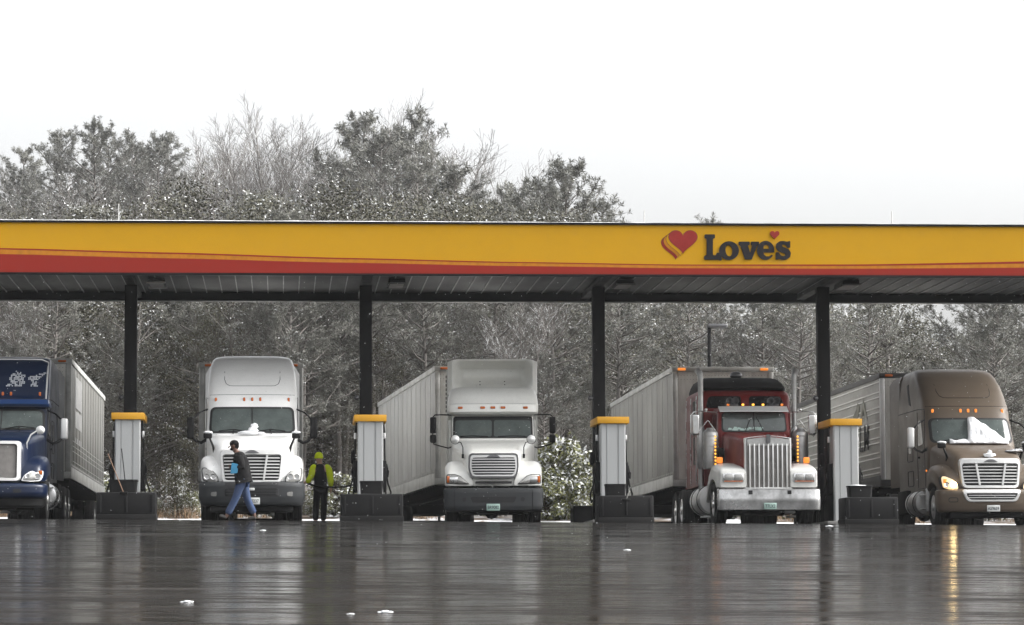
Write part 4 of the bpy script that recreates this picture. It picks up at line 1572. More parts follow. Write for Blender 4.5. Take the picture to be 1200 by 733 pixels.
flat_sign('small_heart', [heart(985, 107, 74, 66)], .001, .03, M['sign_red'], fas)
big = None
for k, (dx, dy, m) in enumerate(((-56, 48, 'sign_red'), (-40, 34, 'fascia_orange'), (-20, 17, 'fascia_yellow'), (0, 0, 'sign_red'))):
    flat_sign('heart_outline', [heart(268 + dx, 162 + dy * .9, 222, 182, grow=3.5)], .001 + .008 * k, .005 + .008 * k, M['sign_line'], fas)
    flat_sign('heart_emblem', [heart(268 + dx, 162 + dy * .9, 222, 182)], .0052 + .008 * k, .0085 + .008 * k, M[m], fas)

# ================================================================== islands, dispensers, barrier blocks
PY = 76.8
ISL = [at(px, 600, PY).x for px in (149, 434, 719, 992.5)]
isl_words = ('left of the white truck, beside the grey trailer', 'between the two white trucks', 'just left of the red truck', 'between the red truck and the brown truck')
disp = []
for i, x in enumerate(ISL):
    zg = ground_z(x, PY)
    mb = MB()
    mb.box(x - .55, x + .55, 76.3, 83.2, zg - .05, zg + .12, 0, .03)
    o = mb.build('kerb_island', M['concrete'])
    structure(o)
    d = thing('fuel_dispenser', 'grey diesel dispenser with yellow cap ' + isl_words[i], 'fuel dispenser', (x, PY, zg), 0, 'diesel dispensers under the canopy')
    disp.append(d)
    # front cladding: folded sheet with shallow ribs
    prof = [(-.30, .10), (-.30, .03), (-.27, .0), (-.17, .0), (-.165, .018), (-.15, .018), (-.145, .0), (.09, .0), (.095, .022), (.13, .022), (.135, .0), (.27, .0), (.30, .03), (.30, .10)]
    mb = MB()
    mb.loft([[V((u, w, z)) for u, w in prof] for z in (.10, 2.40)], 0, (False, False), False)
    mb.box(-.295, .295, .09, .14, .1, 2.40)
    mb.build('front_panel', M['pump_panel'], d, 25)
    mb = MB()
    mb.box(-.38, .38, -.06, 1.75, 2.40, 2.56, 0, .008)
    mb.build('cap', M['pump_yellow'], d)
    mb = MB()
    mb.box(-.27, .27, .141, 1.68, .12, 1.52, 0, .02)
    mb.build('cabinet', M['black_plastic'], d)
    mb = MB()
    mb.box(-.25, .25, .141, .95, 1.521, 2.399, 0, .01)
    mb.build('upper_panel', M['pump_panel'], d)
    mb = MB()
    mb.box(-.26, .26, .96, 1.66, 1.521, 2.399, 0, .02)
    mb.build('display_housing', M['black_plastic'], d)
    for s in (-1, 1):
        mb = MB()
        mb.tube([(s * .31, .5, 2.40), (s * .33, .45, 2.30), (s * .345, .42, 2.1), (s * .35, .42, 1.7), (s * .36, .42, 1.3), (s * .43, .45, .95), (s * .50, .5, .75), (s * .47, .6, .55), (s * .40, .7, .62), (s * .36, .75, .95), (s * .35, .78, 1.12)], .022, 8)
        h = mb.build('hose', M['rubber'], d)
        mb = MB()
        mb.lathe([(0, -.07), (.03, -.07), (.034, 0), (.03, .07), (0, .07)], 'z', (s * .345, .42, 2.08), 12)
        mb.build('hose_coupling', M['chrome'], h)
        mb = MB()
        mb.box(s * .33 - .06, s * .33 + .06, .3, .85, .75, 1.5, 0, .03)
        mb.build('nozzle_boot', M['black_plastic'], d)
        mb = MB()
        mb.tube([(s * .38, .4, 1.42), (s * .40, .4, 1.3), (s * .40, .42, 1.12)], [.028, .035, .03], 8)
        mb.tube([(s * .40, .41, 1.30), (s * .44, .30, 1.24), (s * .42, .22, 1.10)], .015, 6)
        mb.build('nozzle', M['black_metal'], d)
    if i >= 1:
        mb = MB()
        mb.lathe([(0, -.05), (.15, -.05), (.17, -.02), (.17, .02), (.15, .05), (0, .05)], 'x', (-.38, 1.25, 1.62), 24)
        mb.build('hose_reel', M['black_plastic'], d)

# fuelling hose out to the white truck's tank, a part of the second dispenser
mb = MB()
dx = disp[1].location
hand = at(366, 569, 79.0)
pa, pb = V((-.36, .9, .95)), hand - dx
mb.tube([pa, pa * .8 + pb * .2 + V((0, 0, -.05)), pa * .5 + pb * .5 + V((0, 0, -.06)), pa * .2 + pb * .8 + V((0, 0, -.02)), pb], .022, 8)
mb.build('hose', M['rubber'], disp[1])
mb = MB()
pc = at(356.5, 565, 79.0) - dx
mb.tube([pb, pb * .5 + pc * .5 + V((0, 0, .02)), pc], [.03, .034, .02], 8)
mb.build('nozzle', M['black_metal'], disp[1])

BY = 73.5
words = ('beside the grey trailer', 'between the two white trucks', 'left of the red truck', 'beside the brown truck')
bins = [(144.5, 33, 15), (435.5, 27, 15.5), (721, 24, 14), (1007, 28, 14)]
for i, px in enumerate((147.5, 436, 734, 1021.5)):
    p = at(px, 600, BY)
    zg = ground_z(p.x, BY + .2)
    w = (.66, .70, .62, .61)[i]
    b = thing('barrier_block', 'low black barrier block ' + words[i], 'barrier', (p.x, BY, zg), 0, 'black barrier blocks in front of the dispensers')
    mb = MB()
    mb.box(-w, w, 0, .9, .10, .61, 0, .03, 3)
    mb.build('block', M['black_plastic'], b)
    mb = MB()
    mb.box(-w - .015, w + .015, -.02, .92, -.06, .115, 0, .012)
    mb.build('skirt', M['rubber'], b)
    for u in (-w + .08, 0, w - .08):
        mb = MB()
        mb.box(u - .03, u + .03, -.012, .01, .16, .56, 0, .008)
        mb.build('rib', M['black_plastic'], b)
    # tub for the window washing kit, standing on the block
    bx, bw, bh = bins[i]
    q = at(bx, 575, BY + .45)
    hw, hh = bw / 2 / 51.9, bh / 51.6
    tb = thing('wash_tub', 'squat black wash tub on the barrier block ' + words[i], 'tub', (q.x, BY + .45, zg + .612), 0, 'window wash tubs')
    mb = MB()
    loft = [[V((u * k, w2 * k2, z)) for u, w2 in rrect(-hw, hw, -.2, .2, .06, 4)] for z, k, k2 in ((0, .94, .94), (hh * .85, 1, 1), (hh * .86, 1.04, 1.04), (hh, 1.04, 1.04), (hh, .95, .95), (hh - .05, .93, .93))]
    mb.loft(loft)
    mb.build('bucket', M['black_plastic'], tb)
    if i == 3:
        snow_lump('snow_rim', None, [((-.05, -.1, hh), (hw * .8, .07, .02))], 9, parent=tb)


def squeegee(label, p0, p1, m):
    t = thing('squeegee', label, 'squeegee', p0)
    mb = MB()
    mb.tube([V((0, 0, 0)), V(p1) - V(p0)], .011, 8)
    mb.build('handle', m, t)
    mb = MB()
    mb.box(-.09, .09, -.025, .025, -.03, .03, 0, .012)
    mb.build('blade', M['rubber'], t)


squeegee('black handled squeegee standing up in the leftmost wash tub', at(147.5, 572, BY + .40), at(142.5, 526, BY + .55), M['black_metal'])
squeegee('brown handled squeegee leaning across the leftmost barrier block', at(145, 578, BY - .04), at(126.5, 532, BY + .2), M['wood_stick'])
squeegee('short pale stick leaning on the barrier block left of the red truck', at(734, 586, BY - .03), at(738.5, 571, BY + .1), M['trl_grey'])

# far end block of the third island, and the dark housings behind
p = at(672, 600, 82.2)
zg = ground_z(p.x, 82)
b = thing('barrier_block', 'black barrier block at the far island end, beside the snowy shrub', 'barrier', (p.x + .62, 82.2, zg), 0, 'black barrier blocks in front of the dispensers')
mb = MB()
mb.box(-.62, .62, 0, .9, .10, .61, 0, .03, 3)
mb.build('block', M['black_plastic'], b)
mb = MB()
mb.box(-.635, .635, -.02, .92, -.06, .115, 0, .012)
mb.build('skirt', M['rubber'], b)

# ================================================================== trucks and trailers
def spot(px, Y):
    p = at(px, 600, Y)
    return V((p.x, Y, ground_z(p.x, Y + 4)))


s1 = spot(-9, 75.0)
aero_t, blue_sh = aero_tractor('dark blue sleeper truck with white trimmed grille at the left edge', s1, 0, 'blue_paint', 'blue_paint', 'blue')
s2 = spot(295, 75.0)
white_t, white_sh = aero_tractor('white truck with tall rounded roof that the man in the dark jacket walks past', s2, rad(.45), 'white_paint', 'grey_plastic', 'white')
s3 = spot(578.5, 76.6)
cream_t = cream_tractor('off-white truck with hollowed roof fairing, black mirrors and dark grey bumper', s3, rad(-3.3))
cream_t.scale = (.98, .98, .98)
s4 = spot(902.5, 76.0)
red_t = red_tractor('red long nosed truck with chrome bumper, twin exhaust stacks and amber lamps', s4, 0)
s5 = spot(1163, 76.0)
brown_t, brown_sh = aero_tractor('taupe brown truck with lit headlight and heaped snow on its windscreen', s5, 0, 'brown_paint', 'brown_paint', 'brown')

aero_t.scale = (1, 1, .968)
brown_t.scale = (1, 1, .978)

# bright rims where the roof cap edges turn up
for (tr, sh, m) in ((aero_t, blue_sh, 'bright_trim'), (brown_t, brown_sh, 'bright_trim'), (white_t, white_sh, 'white_paint')):
    pass

# white roof edging on the blue truck and its painted emblem
mb = MB()
pts = []
for s in (1,):
    pts = [blue_sh.front(-1.0, 2.9 + 1.05 * k / 8, .004) for k in range(9)]
    pts += [blue_sh.front(-.93 + .093 * k, 4.02, .006) for k in range(1, 20)]
    pts += [blue_sh.front(1.0, 3.95 - 1.05 * k / 8, .004) for k in range(9)]
mb.tube(pts, .022, 6)
mb.build('roof_trim', M['bright_trim'], aero_t)
mb = MB()
rb = Shell([(2.80, 1.09, 2.24, 3.2), (2.86, 1.10, 2.17, 3.2), (2.97, 1.09, 2.27, 3.2)], .5, 3.2)
rb.mesh(mb, step=.03)
mb.build('sun_visor', M['blue_visor'], aero_t)
def inside(p, poly):
    c = False
    for a, b in zip(poly, poly[1:] + poly[:1]):
        if (a[1] > p[1]) != (b[1] > p[1]) and p[0] < (b[0] - a[0]) * (p[1] - a[1]) / (b[1] - a[1]) + a[0]:
            c = not c
    return c


# a faded pale decal of many small worn flakes, a broad shape and a slanting one
erng = random.Random(3)
for poly in ([(.06, 3.30), (.46, 3.30), (.50, 3.42), (.47, 3.52), (.52, 3.58), (.40, 3.66), (.28, 3.70), (.16, 3.62), (.12, 3.44)], [(.48, 3.56), (.62, 3.44), (.62, 3.30), (.80, 3.31), (.76, 3.44), (.84, 3.54), (.98, 3.68), (.90, 3.70), (.78, 3.60), (.62, 3.58)]):
    mb = MB()
    for iu in range(30):
        for iv in range(14):
            u, w_ = .04 + iu * .034, 3.29 + iv * .034
            if inside((u, w_), poly) and erng.random() < .80:
                r_ = .017
                q = [(u + r_ * (1 + erng.random() * .3) * math.cos(k * 1.256 + .3), w_ + r_ * (1 + erng.random() * .3) * math.sin(k * 1.256 + .3)) for k in range(5)]
                mb.add([blue_sh.front(a, b, .008) for a, b in q], [(0, 1, 2, 3, 4)])
    mb.build('roof_emblem', M['emblem'], aero_t, smooth=False)

trailer('dirty grey trailer with faded square graphic, behind the blue truck', s1 + V((0, 7.0, 0)), 0, 'grey', 4.17, 15.4)
trailer('plain trailer almost hidden behind the white truck the man walks past', s2 + V((-.10, 8.2, 0)), rad(.1), 'white', 4.2)
kp = s3 + V((0.45, 8.3, 0))
trailer('tall white trailer with smooth streaked side behind the off-white truck', kp + V((-.16, -.7, 0)), rad(3.6), 'white', 4.24)
trailer('weathered grey trailer with amber roof lamps behind the red truck', s4 + V((0, 8.0, 0)), 0, 'dull', 4.27)
rib_tr = trailer('ribbed pale trailer with mountain emblem and lettering behind the brown truck', s5 + V((0, 7.2, 0)), 0, 'ribbed', 4.1)
tr1 = [o for o in bpy.data.objects if o.get('label', '').startswith('dirty grey trailer')][0]
mb = MB()
for (ya, yb_, za, zb, w) in ((1.6, 4.4, 3.05, 3.85, 0), (1.6, 4.4, 2.55, 2.98, 0)):
    mb.box(1.309, 1.3125, ya, yb_, za, zb)
for k in range(4):
    mb.box(1.309, 1.3125, 1.7 + k * .7, 2.2 + k * .7, 2.15, 2.3)
mb.build('faded_graphic', M['faded'], tr1, smooth=False)
mb = MB()
for k in range(5):
    mb.box(1.304, 1.3115, .8, 15.0, 1.52 + .13 * k + (.12 if k > 1 else 0), 1.535 + .13 * k + (.12 if k > 1 else 0))
mb.build('wall_stripe', M['trl_rail'], tr1, smooth=False)
# mountain emblem and lettering on the ribbed trailer's near side
mb = MB()
for tri in ([(3.9, 2.95), (3.2, 3.55), (2.9, 3.4), (3.45, 2.95)], [(3.0, 2.95), (2.35, 3.62), (1.75, 3.02), (2.2, 3.1), (2.4, 3.3), (2.6, 3.1)], [(3.95, 3.2), (3.35, 3.38), (3.3, 3.32), (3.85, 3.1)]):
    mb.panel([(a, b_) for a, b_ in tri], lambda y, z: V((-1.326, y, z)), (1, 0, 0), .004)
mb.build('mountain_emblem', M['olive_print'], rib_tr)
for k, ch in enumerate('WILM'):
    text_obj(ch, .95, M['sign_charcoal'], rib_tr, face_left(V((-1.327, 4.3 - .78 * k, 2.50))), 'trailer_letter', .002, .012, squeeze=1.05)

# ================================================================== snow on the trucks
def wpt(tr, p):
    p = (p[0], p[1], p[2] * tr.scale[2])
    return V(tr.location) + Matrix.Rotation(tr.rotation_euler.z, 3, 'Z') @ V(p)


def lumps(tr, pts):
    return [(tuple(wpt(tr, c)), r) for c, r in pts]


sw = white_sh
snow_lump('snow_clump', 'small upright clump of snow at the foot of the white truck windscreen', lumps(white_t, [((-.06, 1.86, 2.12), (.22, .07, .05)), ((.02, 1.87, 2.17), (.11, .06, .09)), ((.05, 1.90, 2.27), (.085, .05, .07)), ((-.22, 1.88, 2.11), (.12, .06, .035)), ((.2, 1.88, 2.11), (.1, .05, .03))]), 5)
def heap_top(x):
    return .10 + .05 * mnoise.noise(V((x * 6, 0, 0))) + (.58 * smooth((x + .14) / .10) * (1 - smooth((x + .02) / .92)) ** .9 if x > -.14 else 0)


bmh = MB()
rings = []
for i in range(70):
    x = -.58 + 1.46 * i / 69
    h = max(.02, heap_top(x))
    ring = []
    for j in range(15):
        t = j / 14
        z = 2.10 + h * (.5 - .5 * math.cos(math.pi * t))
        th = .02 + (.05 + .11 * h) * math.sin(math.pi * min(1, .12 + .86 * t)) ** .7 * (1 + .5 * mnoise.noise(V((x * 5, z * 5, 1.3))) + .35 * mnoise.noise(V((x * 14, z * 14, 7))))
        th *= min(1, (i + 1) / 5, (70 - i) / 5)
        p = brown_sh.front(x, min(z, 2.78), .03 + th)
        ring.append(wpt(brown_t, p))
    ring.append(wpt(brown_t, brown_sh.front(x, 2.10 + h, -.02)))
    ring.append(wpt(brown_t, brown_sh.front(x, 2.10, -.05)))
    rings.append(ring)
bmh.loft(rings)
tag(bmh.build('snow_heap', M['snow'], None, 180), 'tall wedge of snow heaped against the brown truck windscreen', 'snow')
snow_lump('snow_clump', 'little pile of snow above the grille of the brown truck', lumps(brown_t, [((.02, .32, 1.74), (.14, .09, .05)), ((.03, .34, 1.80), (.05, .05, .06))]), 13)
snow_lump('snow_patch', 'thin patch of snow on the right of the brown truck hood', lumps(brown_t, [((.72, .9, 1.86), (.2, .35, .03)), ((.9, 1.3, 1.9), (.15, .3, .03))]), 15)
# ================================================================== people
M['skin'] = plain('skin', (0.13, 0.065, 0.045), 0.55)
M['skin_pale'] = plain('skin_pale', (0.42, 0.25, 0.18), 0.55)
M['hair'] = plain('hair', (0.006, 0.005, 0.005), 0.8, spec=.1)
M['jacket'] = paint('jacket', (0.008, 0.008, 0.0085), 0.8, spec=.2, dirt=.4, dirt_col=(0.018, 0.018, 0.018), scale=6, bumpy=.3)
M['jeans'] = paint('jeans', (0.040, 0.062, 0.125), 0.85, spec=.2, dirt=.5, dirt_col=(0.075, 0.10, 0.165), scale=4, bumpy=.3)
M['shoe'] = plain('shoe', (0.035, 0.032, 0.03), 0.6)
M['vest'] = paint('vest', (0.007, 0.0075, 0.010), 0.85, spec=.2, dirt=.3, dirt_col=(0.03, 0.03, 0.03), scale=6, bumpy=.3)
M['hivis'] = plain('hivis', (0.66, 0.80, 0.015), 0.7, spec=.2)
M['trousers'] = paint('trousers', (0.007, 0.007, 0.008), 0.85, spec=.2, dirt=.3, dirt_col=(0.03, 0.03, 0.03), scale=6)
M['blue_folder'] = plain('blue_folder', (0.06, 0.26, 0.44), 0.6, spec=.2)


def skin(name, J, E, root, mat, parent, sub=2):
    """one continuous surface grown round a skeleton: J name -> ((x,y,z), radius), E edges"""
    names = list(J)
    me = bpy.data.meshes.new(name)
    me.from_pydata([J[n][0] for n in names], [(names.index(a), names.index(b)) for a, b in E], [])
    o = bpy.data.objects.new(name, me)
    COL.objects.link(o)
    md = o.modifiers.new('skin', 'SKIN')
    md.use_smooth_shade = True
    lay = me.skin_vertices[0] if me.skin_vertices else None
    if lay is None:
        bm = bmesh.new()
        bm.from_mesh(me)
        bm.verts.layers.skin.verify()
        bm.to_mesh(me)
        bm.free()
        lay = me.skin_vertices[0]
    for i, n in enumerate(names):
        r = J[n][1]
        lay.data[i].radius = r if isinstance(r, tuple) else (r, r)
        lay.data[i].use_root = (n == root)
    sb = o.modifiers.new('sub', 'SUBSURF')
    sb.levels = sub
    sb.render_levels = sub
    bpy.context.view_layer.update()
    m2 = bpy.data.meshes.new_from_object(o.evaluated_get(bpy.context.evaluated_depsgraph_get()))
    o.modifiers.clear()
    o.data = m2
    m2.materials.clear()
    m2.materials.append(mat)
    m2.shade_smooth()
    o.parent = parent
    return o


def hand_joints(J, E, pre, wrist, d, palm_n, thumb_side, curl=.5, k=1.0):
    """palm and five unequal bent fingers; d = direction of the hand, palm_n = palm normal, thumb_side = towards the thumb"""
    d, n, t = V(d).normalized(), V(palm_n).normalized(), V(thumb_side).normalized()
    w = V(J[wrist][0])
    J[pre + 'palm'] = (tuple(w + d * .055 * k), (.033 * k, .020 * k))
    E.append((wrist, pre + 'palm'))
    for i, (off, ln) in enumerate(((.030, .072), (.010, .082), (-.010, .076), (-.029, .060))):
        b = w + d * .085 * k + t * off * k
        prev = pre + 'palm'
        p, dirv = b, d.copy()
        J[f'{pre}f{i}0'] = (tuple(p), .0105 * k)
        E.append((prev, f'{pre}f{i}0'))
        prev = f'{pre}f{i}0'
        for j in range(3):
            dirv = (dirv + n * curl * (.45 + .2 * j)).normalized()
            p = p + dirv * ln * k * (.42, .33, .25)[j]
            J[f'{pre}f{i}{j + 1}'] = (tuple(p), (.0095 - .001 * j) * k)
            E.append((prev, f'{pre}f{i}{j + 1}'))
            prev = f'{pre}f{i}{j + 1}'
    p = w + d * .03 * k + t * .034 * k
    J[pre + 't0'] = (tuple(p), .013 * k)
    E.append((pre + 'palm', pre + 't0'))
    p1 = p + (d * .6 + t * .6 + n * .35).normalized() * .036 * k
    p2 = p1 + (d * .85 + t * .1 + n * .5).normalized() * .028 * k
    J[pre + 't1'] = (tuple(p1), .0115 * k)
    J[pre + 't2'] = (tuple(p2), .0095 * k)
    E += [(pre + 't0', pre + 't1'), (pre + 't1', pre + 't2')]


def face_bits(head, c, f, up, skinm, hairm, beard=False):
    """eyes, ears, nose and mouth set into the head"""
    f, up = V(f).normalized(), V(up).normalized()
    s = f.cross(up)
    c = V(c)
    mb = MB()
    for k in (-1, 1):
        mb.ball(c + f * .080 + s * k * .032 + up * .008, .0105, 8)
    mb.build('eye', M['grille_void'], head)
    mb = MB()
    mb.tube([c + f * .092 + up * .012, c + f * .112 - up * .018, c + f * .104 - up * .028], [.010, .017, .012], 8)
    for k in (-1, 1):
        mb.ball(c + s * k * .078 - f * .005 - up * .005, (.018, .018, .032), 8)
    mb.build('nose_and_ears', skinm, head)
    mb = MB()
    mb.tube([c + f * .088 - s * .022 - up * .058, c + f * .096 - up * .057, c + f * .088 + s * .022 - up * .058], .007, 6)
    mb.build('mouth', M['sign_line'], head)


# ---- the man walking past the white truck, towards the left
Y1 = 72.6
feet = at(282, 617, Y1)
pz = ground_z(feet.x, Y1)
man = thing('person', 'man in dark jacket and blue jeans striding left with a light blue folder', 'person', (feet.x, Y1, pz))
J, E = {}, []
J['pelvis'] = ((.045, 0, .90), (.135, .115))
J['waist'] = ((.02, 0, 1.06), (.125, .11))
J['chest'] = ((-.01, 0, 1.27), (.15, .12))
J['upchest'] = ((-.045, 0, 1.42), (.13, .105))
J['neck'] = ((-.10, 0, 1.515), .06)
J['skull0'] = ((-.145, 0, 1.585), (.072, .075))
J['skull1'] = ((-.165, 0, 1.655), (.095, .082))
J['skull2'] = ((-.165, 0, 1.715), (.085, .072))
E += [('pelvis', 'waist'), ('waist', 'chest'), ('chest', 'upchest'), ('upchest', 'neck'), ('neck', 'skull0'), ('skull0', 'skull1'), ('skull1', 'skull2')]
legs = {'a': [(.02, -.09, .86), (-.11, -.09, .48), (-.30, -.10, .11), (-.33, -.10, .06), (-.47, -.11, .10)],
        'b': [(.06, .09, .86), (.14, .09, .47), (.30, .09, .13), (.31, .09, .06), (.16, .08, .035)]}
for k, P in legs.items():
    for i, (p, r) in enumerate(zip(P, (.095, .066, .045, .045, .035))):
        J[f'{k}{i}'] = (p, r)
    E += [('pelvis', f'{k}0')] + [(f'{k}{i}', f'{k}{i + 1}') for i in range(4)]
arms = {'n': [(-.05, -.20, 1.40), (.035, -.26, 1.13), (-.03, -.27, .89)], 'm': [(-.03, .18, 1.41), (-.02, .25, 1.16), (-.17, -.06, 1.20)]}
arms = {'n': [(-.05, -.20, 1.41), (.05, -.27, 1.16), (-.13, -.26, 1.17)], 'm': [(-.03, .19, 1.41), (.05, .26, 1.14), (-.02, .27, .90)]}
for k, P in arms.items():
    for i, (p, r) in enumerate(zip(P, (.062, .045, .032))):
        J[f'{k}{i}'] = (p, r)
    E += [('upchest', f'{k}0')] + [(f'{k}{i}', f'{k}{i + 1}') for i in range(2)]
JB, EB = dict(J), list(E)
hand_joints(JB, EB, 'nh', 'n2', (-.95, .12, .1), (.1, 1, 0), (0, 0, 1), .6)
hand_joints(JB, EB, 'mh', 'm2', (-.25, 0, -1), (0, -1, 0), (-1, 0, -.1), .35)
body = skin('body', JB, EB, 'pelvis', M['skin'], man, 2)
face_bits(body, (-.165, 0, 1.65), (-1, 0, -.22), (-.2, 0, 1), M['skin'], M['hair'])
mb = MB()
mb.ball((-.148, 0, 1.695), (.105, .092, .082), 18, 0, .06, random.Random(1))
mb.ball((-.105, 0, 1.64), (.065, .085, .075), 14, 0, .06, random.Random(2))
mb.build('hair', M['hair'], man)
mb = MB()
mb.ball((-.195, 0, 1.575), (.05, .06, .035), 12)
mb.build('beard', M['hair'], man)
# clothing: jacket, jeans, shoes
JJ = {n: J[n] for n in ('waist', 'chest', 'upchest', 'n0', 'n1', 'm0', 'm1')}
JJ['hem'] = ((.07, 0, .83), (.215, .20))
JJ['waist'] = ((.035, 0, 1.03), (.215, .20))
JJ['chest'] = ((.0, 0, 1.27), (.205, .20))
JJ['upchest'] = ((-.045, 0, 1.41), (.16, .17))
JJ['collar'] = ((-.085, 0, 1.49), (.085, .085))
JJ['n0'], JJ['m0'] = (arms['n'][0], .11), (arms['m'][0], .11)
JJ['n1'], JJ['m1'] = (arms['n'][1], .095), (arms['m'][1], .095)
JJ['n2'] = (tuple(V(arms['n'][2]) * .88 + V(arms['n'][1]) * .12), .055)
JJ['m2'] = (tuple(V(arms['m'][2]) * .90 + V(arms['m'][1]) * .1), .055)
skin('jacket', JJ, [('hem', 'waist'), ('waist', 'chest'), ('chest', 'upchest'), ('upchest', 'collar'), ('upchest', 'n0'), ('n0', 'n1'), ('n1', 'n2'), ('upchest', 'm0'), ('m0', 'm1'), ('m1', 'm2')], 'waist', M['jacket'], man)
JJ = {'pelvis': ((.045, 0, .90), (.135, .125))}
EE = []
for k, P in legs.items():
    for i, r in ((0, .115), (1, .088), (2, .082)):
        p = P[i]
        JJ[f'{k}{i}'] = (p if i < 2 else (p[0], p[1], p[2] + .0), r)
    EE += [('pelvis', f'{k}0'), (f'{k}0', f'{k}1'), (f'{k}1', f'{k}2')]
skin('jeans', JJ, EE, 'pelvis', M['jeans'], man)
for k, P in legs.items():
    h, tt = V(P[3]), V(P[4])
    dv = (tt - h).normalized()
    JJ = {'h': (tuple(h - dv * .03), (.05, .05)), 'm': (tuple(h + dv * .07), (.048, .045)), 't': (tuple(tt), (.045, .03))}
    skin('shoe', JJ, [('h', 'm'), ('m', 't')], 'm', M['shoe'], man)
fo = thing('folder', 'light blue folder held at the chest of the walking man', 'folder', (feet.x - .17, Y1 - .30, pz + 1.13))
mb = MB()
mb.panel(rpoly([(-.06, -.12), (.10, -.10), (.12, .10), (-.03, .13)], .025, 3), lambda x, z: V((x, -.02 + .15 * x * x * 4, z)), (0, 1, 0), .03, bev=.96)
mb.build('cover', M['blue_folder'], fo)

# ---- the man in the bright cap and sleeves fuelling the white truck, seen from behind
Y2 = 79.0
f2 = at(374.5, 613, Y2)
pz2 = ground_z(f2.x, Y2)
m2 = thing('person', 'man in bright yellow cap and sleeves with black vest fuelling the truck', 'person', (f2.x, Y2, pz2))
J, E = {}, []
J['pelvis'] = ((.02, 0, .90), (.15, .115))
J['waist'] = ((.02, 0, 1.05), (.14, .11))
J['chest'] = ((.02, 0, 1.26), (.165, .12))
J['upchest'] = ((.02, 0, 1.39), (.12, .085))
J['neck'] = ((.0, .015, 1.49), .05)
J['skull0'] = ((-.015, .02, 1.55), (.075, .075))
J['skull1'] = ((-.02, .02, 1.62), (.082, .095))
J['skull2'] = ((-.02, .02, 1.68), (.072, .085))
E += [('pelvis', 'waist'), ('waist', 'chest'), ('chest', 'upchest'), ('upchest', 'neck'), ('neck', 'skull0'), ('skull0', 'skull1'), ('skull1', 'skull2')]
legs = {'a': [(-.06, 0, .86), (-.08, .02, .48), (-.10, .0, .10), (-.10, .0, .06), (-.15, .14, .035)],
        'b': [(.11, 0, .86), (.10, .01, .48), (.09, .04, .10), (.09, .04, .06), (.10, .19, .035)]}
for k, P in legs.items():
    for i, (p, r) in enumerate(zip(P, (.095, .066, .045, .045, .035))):
        J[f'{k}{i}'] = (p, r)
    E += [('pelvis', f'{k}0')] + [(f'{k}{i}', f'{k}{i + 1}') for i in range(4)]
hp = V((-.43, -.02, 1.02))
arms = {'n': [(-.16, 0, 1.40), (-.20, -.03, 1.13), tuple(hp + V((.08, 0, .01)))], 'm': [(.20, 0, 1.40), (.27, -.02, 1.13), (.27, .08, .90)]}
for k, P in arms.items():
    for i, (p, r) in enumerate(zip(P, (.042, .038, .032))):
        J[f'{k}{i}'] = (p, r)
    E += [('upchest', f'{k}0')] + [(f'{k}{i}', f'{k}{i + 1}') for i in range(2)]
JB, EB = dict(J), list(E)
hand_joints(JB, EB, 'nh', 'n2', (-1, 0, -.25), (0, 0, -1), (0, 1, 0), .7)
hand_joints(JB, EB, 'mh', 'm2', (0, .2, -1), (-1, 0, 0), (0, 1, 0), .35)
body = skin('body', JB, EB, 'pelvis', M['skin_pale'], m2, 2)
face_bits(body, (-.02, .02, 1.62), (-.45, .9, -.1), (0, 0, 1), M['skin_pale'], M['hair'])
mb = MB()
mb.lathe([(.098, 1.615), (.104, 1.62), (.106, 1.655), (.100, 1.66), (.102, 1.675), (.097, 1.71), (.078, 1.745), (.045, 1.765), (0, 1.772)], 'z', (-.02, .02, 0), 24)
mb.build('knit_cap', M['hivis'], m2)
JJ = {'hem': ((.02, 0, .84), (.18, .15)), 'waist': ((.02, 0, 1.05), (.17, .145)), 'chest': ((.02, 0, 1.26), (.185, .15)), 'upchest': ((.02, 0, 1.40), (.185, .155)), 'collar': ((.005, .0, 1.515), (.095, .095)),
      'l': ((-.14, 0, 1.405), .105), 'r': ((.18, 0, 1.405), .105)}
skin('vest', JJ, [('hem', 'waist'), ('waist', 'chest'), ('chest', 'upchest'), ('upchest', 'collar'), ('upchest', 'l'), ('upchest', 'r')], 'waist', M['vest'], m2)
for k, P in arms.items():
    JJ = {'s0': ((P[0][0] * .45 + .011, P[0][1], P[0][2] + .015), .085), 's': ((P[0][0], P[0][1], P[0][2] + .005), .105), 'e': (P[1], .088), 'w': (tuple(V(P[2]) * .9 + V(P[1]) * .1), .055)}
    skin('sleeve', JJ, [('s0', 's'), ('s', 'e'), ('e', 'w')], 'e', M['hivis'], m2)
JJ = {'pelvis': ((.02, 0, .92), (.165, .13))}
EE = []
for k, P in legs.items():
    for i, r in ((0, .105), (1, .085), (2, .075)):
        JJ[f'{k}{i}'] = (P[i], r)
    EE += [('pelvis', f'{k}0'), (f'{k}0', f'{k}1'), (f'{k}1', f'{k}2')]
skin('trousers', JJ, EE, 'pelvis', M['trousers'], m2)
for k, P in legs.items():
    h, tt = V(P[3]), V(P[4])
    dv = (tt - h).normalized()
    skin('shoe', {'h': (tuple(h - dv * .03), (.05, .05)), 'm': (tuple(h + dv * .06), (.048, .045)), 't': (tuple(tt), (.045, .03))}, [('h', 'm'), ('m', 't')], 'm', M['shoe'], m2)
